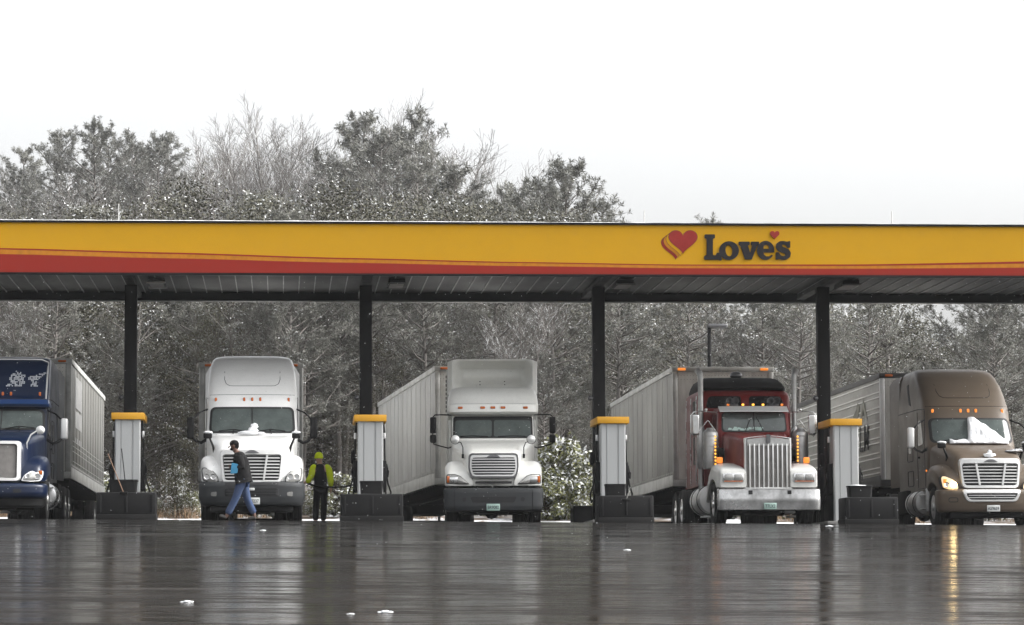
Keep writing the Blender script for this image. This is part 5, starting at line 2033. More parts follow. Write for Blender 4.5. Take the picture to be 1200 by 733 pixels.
# ================================================================== ground
def wet_asphalt():
    """rain-wet paving: water film lying in long broken strips, coarse darker stone showing between them"""
    m, nt, b = new_mat('wet_asphalt')
    tc = N(nt, 'ShaderNodeTexCoord')

    def mp(s, r=0.0):
        q = N(nt, 'ShaderNodeMapping')
        q.inputs['Scale'].default_value = s
        q.inputs['Rotation'].default_value = (0, 0, r)
        nt.links.new(tc.outputs['Object'], q.inputs['Vector'])
        return q.outputs['Vector']
    big = noise_tex(nt, mp((.06, .22, 1)), 1.0, 5, .6)
    film = noise_tex(nt, mp((.16, .62, 1), .05), 1.0, 9, .72)       # where the water film lies
    track = noise_tex(nt, mp((.07, 1.3, 1), -.06), 1.0, 8, .7)      # slush dragged along by turning wheels
    grain = noise_tex(nt, mp((1, 1, 1)), 30.0, 5, .7)
    rip = noise_tex(nt, mp((.9, 2.4, 1)), 1.6, 6, .68)
    c = mixc(nt, ramp(nt, big, [(.35, (0, 0, 0)), (.7, (1, 1, 1))]), (.0075, .0071, .0067), (.017, .0162, .0152))
    c = mixc(nt, ramp(nt, track, [(.58, (0, 0, 0)), (.76, (.5, .5, .5))]), c, (.10, .10, .096))
    c = mixc(nt, ramp(nt, grain, [(.55, (0, 0, 0)), (.8, (.6, .6, .6))]), c, (.055, .054, .052))
    nt.links.new(c, b.inputs['Base Color'])
    mixn = N(nt, 'ShaderNodeMath', operation='MULTIPLY_ADD')
    nt.links.new(rip, mixn.inputs[0])
    mixn.inputs[1].default_value = .75
    add_ = N(nt, 'ShaderNodeMath', operation='MULTIPLY')
    nt.links.new(film, add_.inputs[0])
    add_.inputs[1].default_value = .85
    nt.links.new(add_.outputs[0], mixn.inputs[2])
    dry = ramp(nt, mixn.outputs[0], [(.73, (0, 0, 0)), (.90, (1, 1, 1))])
    r = mixc(nt, dry, (.045, .045, .045), (.20, .20, .20))
    r = mixc(nt, ramp(nt, track, [(.56, (0, 0, 0)), (.72, (1, 1, 1))]), r, (.26, .26, .26))
    nt.links.new(r, b.inputs['Roughness'])
    sp = mixc(nt, dry, (.36, .36, .36), (.07, .07, .07))
    nt.links.new(sp, b.inputs['Specular IOR Level'])
    b.inputs['IOR'].default_value = 1.33
    mul = N(nt, 'ShaderNodeMath', operation='MULTIPLY_ADD')
    nt.links.new(rip, mul.inputs[0])
    mul.inputs[1].default_value = 2.2
    nt.links.new(grain, mul.inputs[2])
    bump(nt, b, mul.outputs[0], .09, .008)
    # bare coarse stone breaks the film: no mirror there, only dark matt surface
    df = N(nt, 'ShaderNodeBsdfDiffuse')
    nt.links.new(c, df.inputs['Color'])
    mx = N(nt, 'ShaderNodeMixShader')
    nt.links.new(ramp(nt, mixn.outputs[0], [(.73, (.02,) * 3), (.92, (.66,) * 3)]), mx.inputs[0])
    nt.links.new(b.outputs['BSDF'], mx.inputs[1])
    nt.links.new(df.outputs['BSDF'], mx.inputs[2])
    nt.links.new(mx.outputs[0], nt.nodes['Material Output'].inputs['Surface'])
    return m


def grid_mesh(name, xs, ys, fz, mats, pick=None):
    mb = MB()
    mb.v = [(x, y, fz(x, y)) for y in ys for x in xs]
    n = len(xs)
    mb.f = [(j * n + i, j * n + i + 1, (j + 1) * n + i + 1, (j + 1) * n + i) for j in range(len(ys) - 1) for i in range(n - 1)]
    mb.mi = [0 if not pick else pick(xs[f % (n - 1)], ys[f // (n - 1)]) for f in range(len(mb.f))]
    return mb.build(name, mats, None, 180)


ys = [-40, -20, 0, 10, 20, 30, 40, 50, 60, 66] + [68 + .3 * k for k in range(36)] + [80, 86, 92, 98, 104.2]
xs = [-400, -200, -100, -60] + [-40 + 5 * k for k in range(21)] + [80, 120, 200, 400]
structure(grid_mesh('pavement', xs, ys, ground_z, [wet_asphalt()]))


def forest_floor():
    m, nt, b = new_mat('forest_floor')
    v = tex_coord(nt)
    n1 = noise_tex(nt, v, .9, 6, .65)
    n2 = noise_tex(nt, v, 6, 5, .65)
    lit = ramp(nt, n2, [(.3, (.045, .033, .022)), (.7, (.115, .082, .055))])
    c = mixc(nt, ramp(nt, n1, [(.50, (0, 0, 0)), (.60, (1, 1, 1))]), lit, (.62, .63, .65))
    nt.links.new(c, b.inputs['Base Color'])
    b.inputs['Roughness'].default_value = .9
    return m


def verge_mat():
    m, nt, b = new_mat('snowy_verge')
    v = tex_coord(nt)
    n1 = noise_tex(nt, v, 1.6, 6, .65)
    c = mixc(nt, ramp(nt, n1, [(.56, (0, 0, 0)), (.66, (1, 1, 1))]), (.66, .67, .68), (.20, .16, .12))
    nt.links.new(c, b.inputs['Base Color'])
    b.inputs['Roughness'].default_value = .8
    bump(nt, b, n1, .5, .1)
    return m


hx = [-400, -250, -150, -100, -70] + [-50 + 2.5 * k for k in range(53)] + [100, 150, 250, 400]
hy = [104.0, 104.6, 105.2, 105.8, 106.4, 107, 107.6, 108.2] + [109 + 2.5 * k for k in range(30)] + [190, 210, 230, 260, 300, 360, 450]
structure(grid_mesh('hillside', hx, hy, hill_z, [forest_floor(), verge_mat()], lambda x, y: 1 if y < 107.0 else 0))
mb = MB()
mb.box(-120, 140, 103.75, 104.05, -1.3, 1.2)
mb.v = [(x, y, -.008 * x + (.13 if z > 0 else -.2)) for x, y, z in mb.v]
structure(mb.build('kerb', M['concrete'], smooth=False))

# dry broom grass along the verge
M['dry_grass'] = paint('dry_grass', (0.20, 0.125, 0.07), 0.85, dirt=.8, dirt_col=(0.30, 0.23, 0.15), scale=2)
rng = random.Random(21)
mb = MB()
for k in range(9000):
    x = rng.uniform(-16, 34)
    y = 107.0 + abs(rng.gauss(0, 1.2))
    if mnoise.noise(V((x * .25, y * .2, 3))) < -.05:
        continue
    z = hill_z(x, y) - .02
    h = rng.uniform(.15, .55)
    a = rng.uniform(0, 6.28)
    lx, ly = rng.gauss(0, .14), rng.gauss(0, .14)
    w = .012
    mb.add([(x - w * math.cos(a), y - w * math.sin(a), z), (x + w * math.cos(a), y + w * math.sin(a), z), (x + lx, y + ly, z + h)], [(0, 1, 2)])
g = mb.build('dry_grass', M['dry_grass'], smooth=False)
tag(g, 'rusty brown dry grass poking through snow along the verge', 'grass', None, 'stuff')

# little lumps of slush left on the lot
for k, (px, py, r, wd) in enumerate(((219, 706, .038, 'left of the middle'), (452, 718, .042, 'nearest, under the two white trucks'), (411, 720, .022, 'second nearest, small'), (735, 645, .035, 'flat, below the red truck'), (308, 622, .035, 'just in front of the walking man'), (972, 617, .05, 'beside the red truck bumper'))):
    lo, hi = 20.0, 79.0
    for _ in range(60):
        mid_ = (lo + hi) / 2
        p = at(px, py, mid_)
        if p.z > ground_z(p.x, mid_):
            lo = mid_
        else:
            hi = mid_
    p = at(px, py, lo)
    z = ground_z(p.x, lo)
    snow_lump('slush_lump', 'small lump of slush on the wet lot, ' + wd, [((p.x, lo, z + r * .1), (r, r * .8, r * .35)), ((p.x + r * 1.0, lo + .03, z + r * .05), (r * .7, r * .6, r * .25)), ((p.x - r * 1.2, lo, z), (r * .6, r * .5, r * .22))], 30 + k, 'slush lumps on the lot')

# lamp post behind the lot
p = at(833, 600, 103.4)
lp = thing('lamp_post', 'dark lamp post with flat square head standing behind the red truck trailer', 'lamp post', (p.x, 103.4, -.008 * p.x))
top = at(833, 381, 103.4).z - lp.location.z
mb = MB()
mb.tube([(0, 0, 0), (0, 0, top)], [.09, .06], 10)
mb.box(-.2, .2, -.2, .2, 0, .25, 0, .02)
mb.build('pole', M['black_metal'], lp)
mb = MB()
mb.box(-.05, .55, -.22, .22, top - .10, top + .02, 0, .03)
mb.build('lamp_head', M['dark_chrome'], lp)

# ================================================================== trees
def bark_mat(name, a, b_):
    m, nt, b = new_mat(name)
    v = tex_coord(nt, (1, 1, .25))
    n = noise_tex(nt, v, 9, 5, .6)
    c = ramp(nt, n, [(.3, a), (.7, b_)])
    nt.links.new(c, b.inputs['Base Color'])
    b.inputs['Roughness'].default_value = .9
    return m


def leaf_mat(name, a, b_, c3, scale=.6):
    m, nt, b = new_mat(name)
    oi = N(nt, 'ShaderNodeObjectInfo')
    v = tex_coord(nt)
    n = noise_tex(nt, v, scale, 3, .6)
    n2 = noise_tex(nt, v, 9, 2, .5)
    c = ramp(nt, n, [(.3, a), (.7, b_)])
    c = mixc(nt, ramp(nt, n2, [(.4, (0, 0, 0)), (.7, (1, 1, 1))]), c, c3)
    h = N(nt, 'ShaderNodeHueSaturation')
    mr = N(nt, 'ShaderNodeMapRange')
    nt.links.new(oi.outputs['Random'], mr.inputs['Value'])
    mr.inputs['To Min'].default_value = .75
    mr.inputs['To Max'].default_value = 1.3
    nt.links.new(mr.outputs['Result'], h.inputs['Value'])
    nt.links.new(c, h.inputs['Color'])
    nt.links.new(h.outputs['Color'], b.inputs['Base Color'])
    b.inputs['Roughness'].default_value = .7
    return m


M['pine_bark'] = bark_mat('pine_bark', (.028, .023, .020), (.075, .062, .053))
M['grey_bark'] = bark_mat('grey_bark', (.022, .0155, .010), (.058, .043, .030))
M['needles'] = leaf_mat('needles', (.036, .037, .018), (.074, .069, .038), (.050, .050, .028))
M['evergreen_leaf'] = leaf_mat('evergreen_leaf', (.024, .021, .008), (.056, .046, .018), (.036, .032, .013))
M['shrub_leaf'] = leaf_mat('shrub_leaf', (.075, .082, .026), (.14, .14, .048), (.10, .104, .038))
M['leaf_snow'] = plain('leaf_snow', (.62, .63, .63), .8, spec=.1)
M['haze_frost_needles'] = leaf_mat('haze_frost_needles', (.13, .132, .112), (.22, .218, .195), (.17, .172, .15))  # snow-dusted tones, paled further to stand in for haze
M['haze_frost_leaf'] = leaf_mat('haze_frost_leaf', (.060, .058, .036), (.12, .112, .075), (.085, .082, .055))
M['haze_frost_bark'] = bark_mat('haze_frost_bark', (.11, .10, .092), (.22, .205, .19))


def tri(mb, c, d, w, up, mi):
    """a narrow needle or leaf: quad from c along d"""
    s = d.cross(up)
    if s.length < 1e-4:
        s = d.orthogonal()
    s = s.normalized() * w
    mb.v += [tuple(c - s * .5), tuple(c + d * .5 - s), tuple(c + d), tuple(c + d * .5 + s)]
    n = len(mb.v)
    mb.f.append((n - 4, n - 3, n - 2, n - 1))
    mb.mi.append(mi)


def rdir(rng):
    while True:
        p = V((rng.uniform(-1, 1), rng.uniform(-1, 1), rng.uniform(-1, 1)))
        if .05 < p.length < 1:
            return p.normalized()


def tuft(mb, c, r, rng, n, w, snow, up=.35):
    for k in range(n):
        d = (rdir(rng) + V((0, 0, up))).normalized() * r * rng.uniform(.7, 1.15)
        tri(mb, c, d, w, V((0, 0, 1)) if rng.random() < .5 else rdir(rng), 0)
    if snow:
        for k in range(rng.randint(2, 4)):
            o = V((rng.uniform(-1, 1), rng.uniform(-1, 1), rng.uniform(.15, .6))) * r * .7
            d = V((rng.uniform(-1, 1), rng.uniform(-1, 1), rng.uniform(-.5, .5))).normalized() * r * rng.uniform(.35, .7)
            tri(mb, c + o - d * .5, d, r * rng.uniform(.10, .22), V((rng.uniform(-.6, .6), rng.uniform(-.9, .3), 1)), 1)


def branch_pts(p, d, L, rng, k=4, wander=.16, lift=.08):
    pts = [p.copy()]
    for i in range(k):
        d = (d + rdir(rng) * wander + V((0, 0, lift))).normalized()
        p = p + d * L / k
        pts.append(p.copy())
    return pts


def make_tree(name, trunk, crown, tm, cm):
    r = bpy.data.objects.new(name, None)
    COL.objects.link(r)
    trunk.build('trunk', tm if isinstance(tm, list) else [tm, M['leaf_snow']], r, 180)
    crown.build('crown', cm, r, smooth=False)
    return r


def pine(seed, h=20.0, first=.42, dens=1.0, spread=.20, snow=.35):
    rng = random.Random(seed)
    T, Cc = MB(), MB()
    pts = [V((0, 0, -.3))]
    d = V((rng.uniform(-.04, .04), rng.uniform(-.04, .04), 1))
    for i in range(9):
        d = (d + V((rng.uniform(-.05, .05), rng.uniform(-.05, .05), .1))).normalized()
        pts.append(pts[-1] + d * h / 9)
    r0 = h * .0125
    T.tube(pts, [r0 * (1 - .9 * i / 9) for i in range(10)], 9)

    def trunk_at(t):
        f = t * 9
        i = min(8, int(f))
        return pts[i].lerp(pts[i + 1], f - i)
    for k in range(10):                      # dead snags below the crown
        t = rng.uniform(.12, first + .1)
        a = rng.uniform(0, 6.28)
        q = branch_pts(trunk_at(t), V((math.cos(a), math.sin(a), .1)), rng.uniform(.5, 1.8), rng, 3, .2, 0)
        T.tube(q, [.03, .022, .015, .008], 4)
    nl = int(46 * dens)
    for k in range(nl):
        t = first + (1 - first) * ((k + rng.random()) / nl) ** .92
        u = (t - first) / (1 - first)
        L = h * spread * (.55 + .75 * math.sin(math.pi * min(1, u * .85 + .18))) * rng.uniform(.6, 1.15) * (1 - .55 * u ** 3)
        a = k * 2.4 + rng.uniform(-.6, .6)
        el = rng.uniform(-.05, .35) + .55 * u
        q = branch_pts(trunk_at(min(t, .985)), V((math.cos(a) * math.cos(el), math.sin(a) * math.cos(el), math.sin(el))), L, rng, 4, .2, .09)
        rr = .028 + .012 * L
        sl_ = .85 if rng.random() < snow * .8 else .08
        T.tube(q, [rr, rr * .75, rr * .55, rr * .38, rr * .2], 5)
        for j in range(int(4 + L * 2.2)):
            f = rng.uniform(.28, 1.0)
            i = min(3, int(f * 4))
            b = q[i].lerp(q[i + 1], f * 4 - i)
            dd = (q[i + 1] - q[i]).normalized() + rdir(rng) * .9 + V((0, 0, .25))
            l2 = rng.uniform(.25, .9) * (.5 + L * .16)
            e = b + dd.normalized() * l2
            T.tube([b, e], [.014, .006], 3, caps=False)
            for g in (1.0, .62):
                tuft(Cc, b.lerp(e, g), rng.uniform(.22, .38), rng, int(12 * dens + 2), .02, rng.random() < sl_)
    return make_tree('pine_tree', T, Cc, M['pine_bark'], [M['needles'], M['leaf_snow']])


def bare(seed, h=18.0, splay=.55, levels=4, snowy=True, multi=1):
    rng = random.Random(seed)
    T, Cc = MB(), MB()

    def snow_line(q, rs):
        for a, b, r in zip(q, q[1:], rs):
            ax = (b - a)
            hor = math.hypot(ax.x, ax.y) / max(ax.length, 1e-6)
            if hor > .35 and rng.random() < .2:
                o = V((0, -r * .25, r * .75 + .006))
                Cc.tube([a + o, b + o], [max(r * .8, .012)] * 2, 3, 1, False)

    def grow(p, d, L, r, lev):
        k = 4 if lev < 3 else 2
        q = branch_pts(p, d, L, rng, k, .13 + .05 * lev, .07)
        mbt = T if lev < 2 else Cc
        rs = [max(.007, r * (1 - .6 * i / k)) for i in range(k + 1)]
        mbt.tube(q, rs, 7 if lev == 0 else 4 if lev < 3 else 3, 0, False)
        if snowy and lev > 0:
            snow_line(q, rs)
        if lev >= levels:
            return
        n = (9, 7, 6, 5)[min(lev, 3)]
        for j in range(n):
            f = (.32 if lev == 0 else .2) + (.68 if lev == 0 else .8) * (j + rng.random()) / n
            f = min(f, .99)
            i = min(k - 1, int(f * k))
            b = q[i].lerp(q[i + 1], f * k - i)
            ax = (q[i + 1] - q[i]).normalized()
            sd = (rdir(rng) - ax * .0)
            sd = (sd - ax * sd.dot(ax)).normalized()
            dd = (ax * (1 - splay * .7) + sd * splay + V((0, 0, .22))).normalized()
            l2 = L * rng.uniform(.34, .58) * (1.0 - .25 * f if lev == 0 else 1)
            grow(b, dd, l2, max(.008, rs[i] * .52), lev + 1)
        # leader
        grow(q[-1], (q[-1] - q[-2]).normalized(), L * .38, rs[-1], lev + 1)
    for m_ in range(multi):
        a = m_ * 2.3 + rng.random()
        grow(V((0, 0, -.3)), V((.16 * math.cos(a) * (multi > 1), .16 * math.sin(a) * (multi > 1), 1)), h * .74, h * .0105, 0)
    return make_tree('bare_tree', T, Cc, M['grey_bark'], [M['grey_bark'], M['leaf_snow']])


def bushy(seed, h=11.0, wid=3.2, n=70, leaves=95, snow=.3, lm='evergreen_leaf', leaf=(.16, .042), droop=0.0, nm='evergreen_tree', base=.12, cone=.0):
    rng = random.Random(seed)
    T, Cc = MB(), MB()
    q = branch_pts(V((0, 0, -.2)), V((0, 0, 1)), h * .9, rng, 6, .06, .1)
    T.tube(q, [h * .014 * (1 - .85 * i / 6) for i in range(7)], 7)
    for k in range(n):
        u = base + (1 - base) * (k + rng.random()) / n
        prof = math.sin(math.pi * min(.97, .12 + .80 * u ** .8)) * (1 - cone) + cone * (1 - u)
        R_ = wid * prof * rng.uniform(.45, 1.1)
        a = k * 2.4 + rng.uniform(-.8, .8)
        z = u * h
        i = min(5, int(min(u, .98) * 6))
        c = V((math.cos(a) * R_, math.sin(a) * R_, z))
        st = q[i].lerp(q[i + 1], .3)
        st.z = max(.1, min(st.z, z - .4 * R_ + .1))
        T.tube([st, st.lerp(c, .5) + V((0, 0, .12)), c], [.035, .022, .008], 4, 0, False)
        cr = rng.uniform(.45, .95) * (wid / 3.2) ** .5
        sk_ = snow if nm == 'snowy_shrub' else snow * (2.4 if rng.random() < .28 else .4)
        for j in range(leaves):
            o = rdir(rng) * cr * rng.random() ** .45
            o.z *= .65
            d = (rdir(rng) + o * .8 / cr + V((0, 0, -droop))).normalized() * leaf[0] * rng.uniform(.6, 1.2)
            up = V((rng.uniform(-.7, .7), rng.uniform(-.9, .5), 1))
            sn = rng.random() < sk_ * (1.35 if o.z > 0 else .45)
            tri(Cc, c + o, d, leaf[1] * (1.15 if sn else 1), up, 1 if sn else 0)
    return make_tree(nm, T, Cc, M['grey_bark'], [M[lm], M['leaf_snow']])


PR = {}
PR['pine'] = [pine(1, 20, .40, 1.35), pine(2, 20, .34, 1.4, .21), pine(3, 20, .52, 1.0, .17), pine(5, 20, .28, 1.5, .23, .4)]
PR['bare'] = [bare(11), bare(12, 18, .42), bare(14, 18, .5, 4, True, 2), bare(15, 18, .62)]
PR['ever'] = [bushy(21, 11, 3.2, 90, 120, .08, leaf=(.12, .03)), bushy(22, 11, 3.8, 105, 120, .12, leaf=(.12, .03)), bushy(23, 11, 2.6, 80, 120, .06, cone=.35, leaf=(.12, .03))]
PR['shrub'] = [bushy(31, 3.0, 1.25, 46, 75, .34, 'shrub_leaf', (.20, .045), .55, 'snowy_shrub', .05), bushy(32, 2.2, 1.1, 36, 70, .3, 'shrub_leaf', (.18, .042), .45, 'snowy_shrub', .05)]
PR['small'] = [bushy(41, 2.9, 1.0, 52, 60, .22, 'needles', (.16, .03), .0, 'young_pine', .06, .55)]
HT = {'pine': 20.0, 'bare': 18.0 * .74 * 1.33, 'ever': 11.0, 'shrub': 3.0, 'small': 2.9}
for lst in PR.values():
    for o in lst:
        bpy.context.view_layer.update()
        zmax = max((ch.matrix_world @ V(b)).z for ch in o.children for b in ch.bound_box)
        o['h'] = zmax
used = {}
trees = []


def plant(kind, px, py_top, Y, label, cat='tree', group=None, idx=None, fat=1.0, haze_frost=False):
    rng_ = random.Random(int(px * 7 + Y * 13 + py_top))
    lst = PR[kind]
    src = lst[idx if idx is not None else rng_.randrange(len(lst))]
    b = at(px, 600, Y)
    z = hill_z(b.x, Y)
    top = at(px, py_top, Y).z
    s = max(.12, (top - z) / src['h'])
    loc = (b.x, Y, z)
    rz = rng_.uniform(0, 6.28)
    sc = (s * fat, s * fat, s)
    if src.name not in used:
        used[src.name] = 1
        src.location, src.rotation_euler, src.scale = loc, (0, 0, rz), sc
        o = src
    else:
        o = copy_thing(src, loc, rz, sc)
    tag(o, label, cat, group)
    trees.append(o)
    if haze_frost:                       # snow dusting plus distance haze, both put into the colour of these trees
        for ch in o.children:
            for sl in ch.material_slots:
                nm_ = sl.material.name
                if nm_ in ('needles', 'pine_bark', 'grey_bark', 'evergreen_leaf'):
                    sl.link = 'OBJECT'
                    sl.material = M['haze_frost_needles' if nm_ == 'needles' else 'haze_frost_leaf' if nm_ == 'evergreen_leaf' else 'haze_frost_bark']
    return o


G1 = 'tall trees on the skyline above the canopy'
sky = [('pine', 18, 192, 255, 1), ('pine', 68, 150, 262, 0), ('pine', 118, 133, 258, 3), ('pine', 165, 150, 275, 1), ('pine', 40, 168, 285, 3), ('pine', 195, 152, 290, 0),
       ('bare', 222, 136, 280, 0), ('bare', 262, 142, 290, 1), ('bare', 292, 158, 270, 3), ('bare', 322, 112, 262, 2), ('bare', 352, 112, 275, 1), ('bare', 386, 138, 265, 0),
       ('pine', 425, 128, 245, 3), ('pine', 462, 122, 250, 1), ('pine', 492, 158, 240, 0), ('bare', 440, 118, 262, 2), ('bare', 512, 150, 240, 0), ('bare', 545, 160, 235, 1),
       ('pine', 540, 190, 205, 3), ('pine', 572, 212, 190, 1), ('pine', 612, 205, 180, 3), ('pine', 660, 180, 165, 0), ('pine', 640, 205, 185, 1), ('pine', 704, 222, 160, 2), ('pine', 828, 246, 165, 2)]
where = ('at the far left edge', 'second from the left, broad', 'with the high ragged top at left', 'beside the left bare trees', 'behind the leftmost pines', 'just left of the bare crowns',
         'leftmost of the bare group', 'with slender upright twigs', 'short one among the bare group', 'the tallest, forked and bare', 'tall and thin beside the forked one', 'rounded bare crown right of the tallest',
         'broad crown in the middle of the skyline', 'highest of the middle pines', 'where the skyline steps down', 'bare and forked, behind the middle pines', 'bare, right of the middle pines', 'thin bare one leaning out of the slope',
         'dense, on the falling skyline', 'rounded, lower on the falling skyline', 'flat topped, left of the lone open pine', 'open crowned and standing above its neighbours', 'behind the open crowned pine', 'last and lowest before the open sky', 'whose tip alone shows left of the heart emblem')
for (k, px, py, Y, ix), w in zip(sky, where):
    plant(k, px, py, Y, ('pine on the skyline, ' if k == 'pine' else 'leafless tree on the skyline, ') + w, 'tree', G1, ix, 1.0 if k == 'bare' else 1.12, haze_frost=True)
rng = random.Random(404)
SK = [(-30, 215), (18, 192), (68, 158), (118, 142), (165, 155), (200, 150), (260, 150), (322, 125), (386, 142), (440, 132), (470, 132), (495, 165), (545, 185), (575, 215), (620, 210), (660, 200), (700, 228), (740, 262)]
for k in range(34):
    px = -20 + 740 * (k + rng.random()) / 34
    for a, b in zip(SK, SK[1:]):
        if a[0] <= px <= b[0]:
            py = a[1] + (b[1] - a[1]) * (px - a[0]) / (b[0] - a[0])
    kind = 'bare' if 195 < px < 400 and rng.random() < .75 or rng.random() < .25 else 'pine'
    Y = (rng.uniform(235, 310) if px < 430 else rng.uniform(205, 250) if px < 540 else rng.uniform(160, 195))
    plant(kind, px, py + rng.uniform(8, 45), Y, 'hazy ' + ('pine' if kind == 'pine' else 'leafless tree') + ' filling the wooded skyline just below its taller neighbours', 'tree', 'hazy trees filling the skyline', None, rng.uniform(1.0, 1.3), haze_frost=True)
G2 = 'snow flecked evergreens along the canopy roofline'
for (px, py, Y), w in zip(((228, 204, 128), (292, 222, 126), (352, 216, 132), (402, 210, 127), (455, 222, 130), (508, 218, 134), (556, 232, 128), (20, 240, 128), (80, 236, 130), (140, 228, 132), (185, 222, 126), (620, 236, 126), (668, 238, 130)),
                        ('dark rounded one at left of middle', 'low one right of the dark rounded one', 'below the tallest bare tree', 'wide one below the middle pines', 'left of the roof slope end', 'below the stepping skyline', 'low, under the falling skyline', 'at the left edge', 'low at left', 'under the high ragged pine', 'beside the dark rounded one', 'under the flat topped pine', 'under the open crowned pine')):
    plant('ever', px, py, Y, 'snow flecked evergreen just above the canopy roof, ' + w, 'tree', G2, None, 1.15, haze_frost=True)
# right hand group and the pine seen past the brown truck
plant('pine', 1170, 262, 122, 'dark trunked pine beyond the brown truck with spreading limbs', 'tree', None, 3, 1.15)
plant('ever', 1040, 338, 126, 'large snow speckled evergreen behind the ribbed trailer', 'tree', None, 1, 1.5)
plant('ever', 1085, 372, 132, 'evergreen with rounded top beside the bright gap at right', 'tree', None, 2, 1.3)
plant('ever', 1128, 385, 128, 'snow speckled evergreen under the bright gap at right', 'tree', None, 0, 1.2)
plant('pine', 1205, 300, 130, 'pine at the right edge of the picture', 'tree', None, 1)
plant('pine', 398, 290, 117, 'straight trunked pine right of the man in the yellow cap', 'tree', None, 2)
plant('pine', 474, 290, 119, 'slim dark trunked pine behind the white trailer', 'tree', None, 0)
plant('pine', 232, 280, 120, 'pine with long dark limbs left of the white truck roof', 'tree', None, 1, 1.2)
plant('pine', 302, 285, 121, 'pine rising behind the white truck roof', 'tree', None, 2)
plant('bare', 925, 330, 118, 'snow outlined bare tree left of the black column near the red truck', 'tree', None, 3, 1.5)
plant('bare', 1000, 345, 118, 'snow outlined bare tree above the ribbed trailer', 'tree', None, 0, 1.4)
plant('bare', 575, 330, 122, 'bare tree behind the off-white truck roof', 'tree', None, 1)
# the body of the wood
TL = [(-80, 240), (0, 235), (120, 210), (200, 225), (330, 200), (450, 205), (500, 225), (560, 245), (640, 255), (700, 268), (760, 285), (1050, 300), (1078, 385), (1095, 392), (1140, 392), (1150, 300), (1300, 290)]


def tl(px):
    for a, b in zip(TL, TL[1:]):
        if px <= b[0]:
            return a[1] + (b[1] - a[1]) * (px - a[0]) / (b[0] - a[0])
    return TL[-1][1]


rng = random.Random(77)
rows = [(112, 116), (117, 122), (123, 130), (131, 140), (141, 152), (153, 170)]
cnt = 0
txt = {'pine': 'pine in the depth of the snowy wood behind the trucks', 'bare': 'thin leafless tree in the depth of the snowy wood behind the trucks', 'ever': 'snow flecked evergreen in the depth of the wood behind the trucks'}
for ri, (ya, yb_) in enumerate(rows):
    n = (16, 20, 22, 22, 22, 20)[ri]
    for k in range(n):
        px = -60 + 1320 * (k + rng.random()) / n
        Y = rng.uniform(ya, yb_)
        kind = rng.choices(('pine', 'bare', 'ever'), ((.45, .25, .3), (.55, .15, .3), (.6, .1, .3), (.6, .1, .3), (.7, .1, .2), (.7, .1, .2))[ri])[0]
        if kind == 'bare' and 345 < px < 425:
            kind = 'pine'
        lim = tl(px)
        py = lim + (rng.uniform(60, 190) if ri < 2 else rng.uniform(20, 130) if ri < 4 else rng.uniform(5, 90))
        if kind == 'ever':
            py += 30
        py = min(py, 500)
        plant(kind, px, py, Y, txt[kind], 'tree', 'trees in the body of the wood', None, rng.uniform(.95, 1.35))
rng = random.Random(909)
for i in range(17):
    px = -20 + 1240 * (i + rng.random()) / 17
    if abs(px - 150) < 12 or 1085 < px < 1140:
        continue
    plant('pine', px, max(272, tl(px) + 30) + rng.uniform(0, 25), rng.uniform(112.5, 118), 'slim straight pine with bare dark trunk at the front edge of the wood', 'tree', 'slim pines at the front edge of the wood', 2, 1.25)
# understorey on the verge
for px, py, Y, ix, fat, w in ((655, 505, 108.5, 0, 1.15, 'tallest and whitest, right of the off-white truck'), (640, 545, 107.6, 1, 1.2, 'low and drooping, touching the off-white truck'), (678, 530, 108.0, 0, 1.0, 'right half of the white clump by the off-white truck'),
                              (392, 552, 108.0, 1, 1.3, 'behind the man in the yellow cap'), (372, 575, 107.6, 1, 1.2, 'between the white truck and the man in the yellow cap'), (225, 575, 108.0, 1, 1.0, 'beside the left flank of the white truck'), (185, 585, 108.2, 0, .9, 'right of the leftmost dispenser'),
                              (745, 560, 109.0, 0, 1.2, 'behind the grey trailer'), (480, 560, 109, 0, 1.2, 'under the white trailer')):
    plant('shrub', px, py, Y, 'snowy verge shrub, ' + w, 'shrub', 'snow laden shrubs along the verge', ix, fat)
plant('small', 207, 541, 107.8, 'young pine dusted with snow between first dispenser and white truck', 'tree', None, 0, 1.0)
for i in range(22):
    px = -40 + 1290 * (i + rng.random()) / 22
    plant('shrub', px, rng.uniform(545, 585), rng.uniform(109, 113), 'snowy brush at the foot of the wood behind the trucks', 'shrub', 'brush at the foot of the wood', None, rng.uniform(1.0, 1.8))

for lst in PR.values():                    # prototypes that found no place
    for o in lst:
        if o.name not in used:
            for ch in list(o.children):
                bpy.data.objects.remove(ch)
            bpy.data.objects.remove(o)
for o in trees:
    if 'h' in o:
        del o['h']

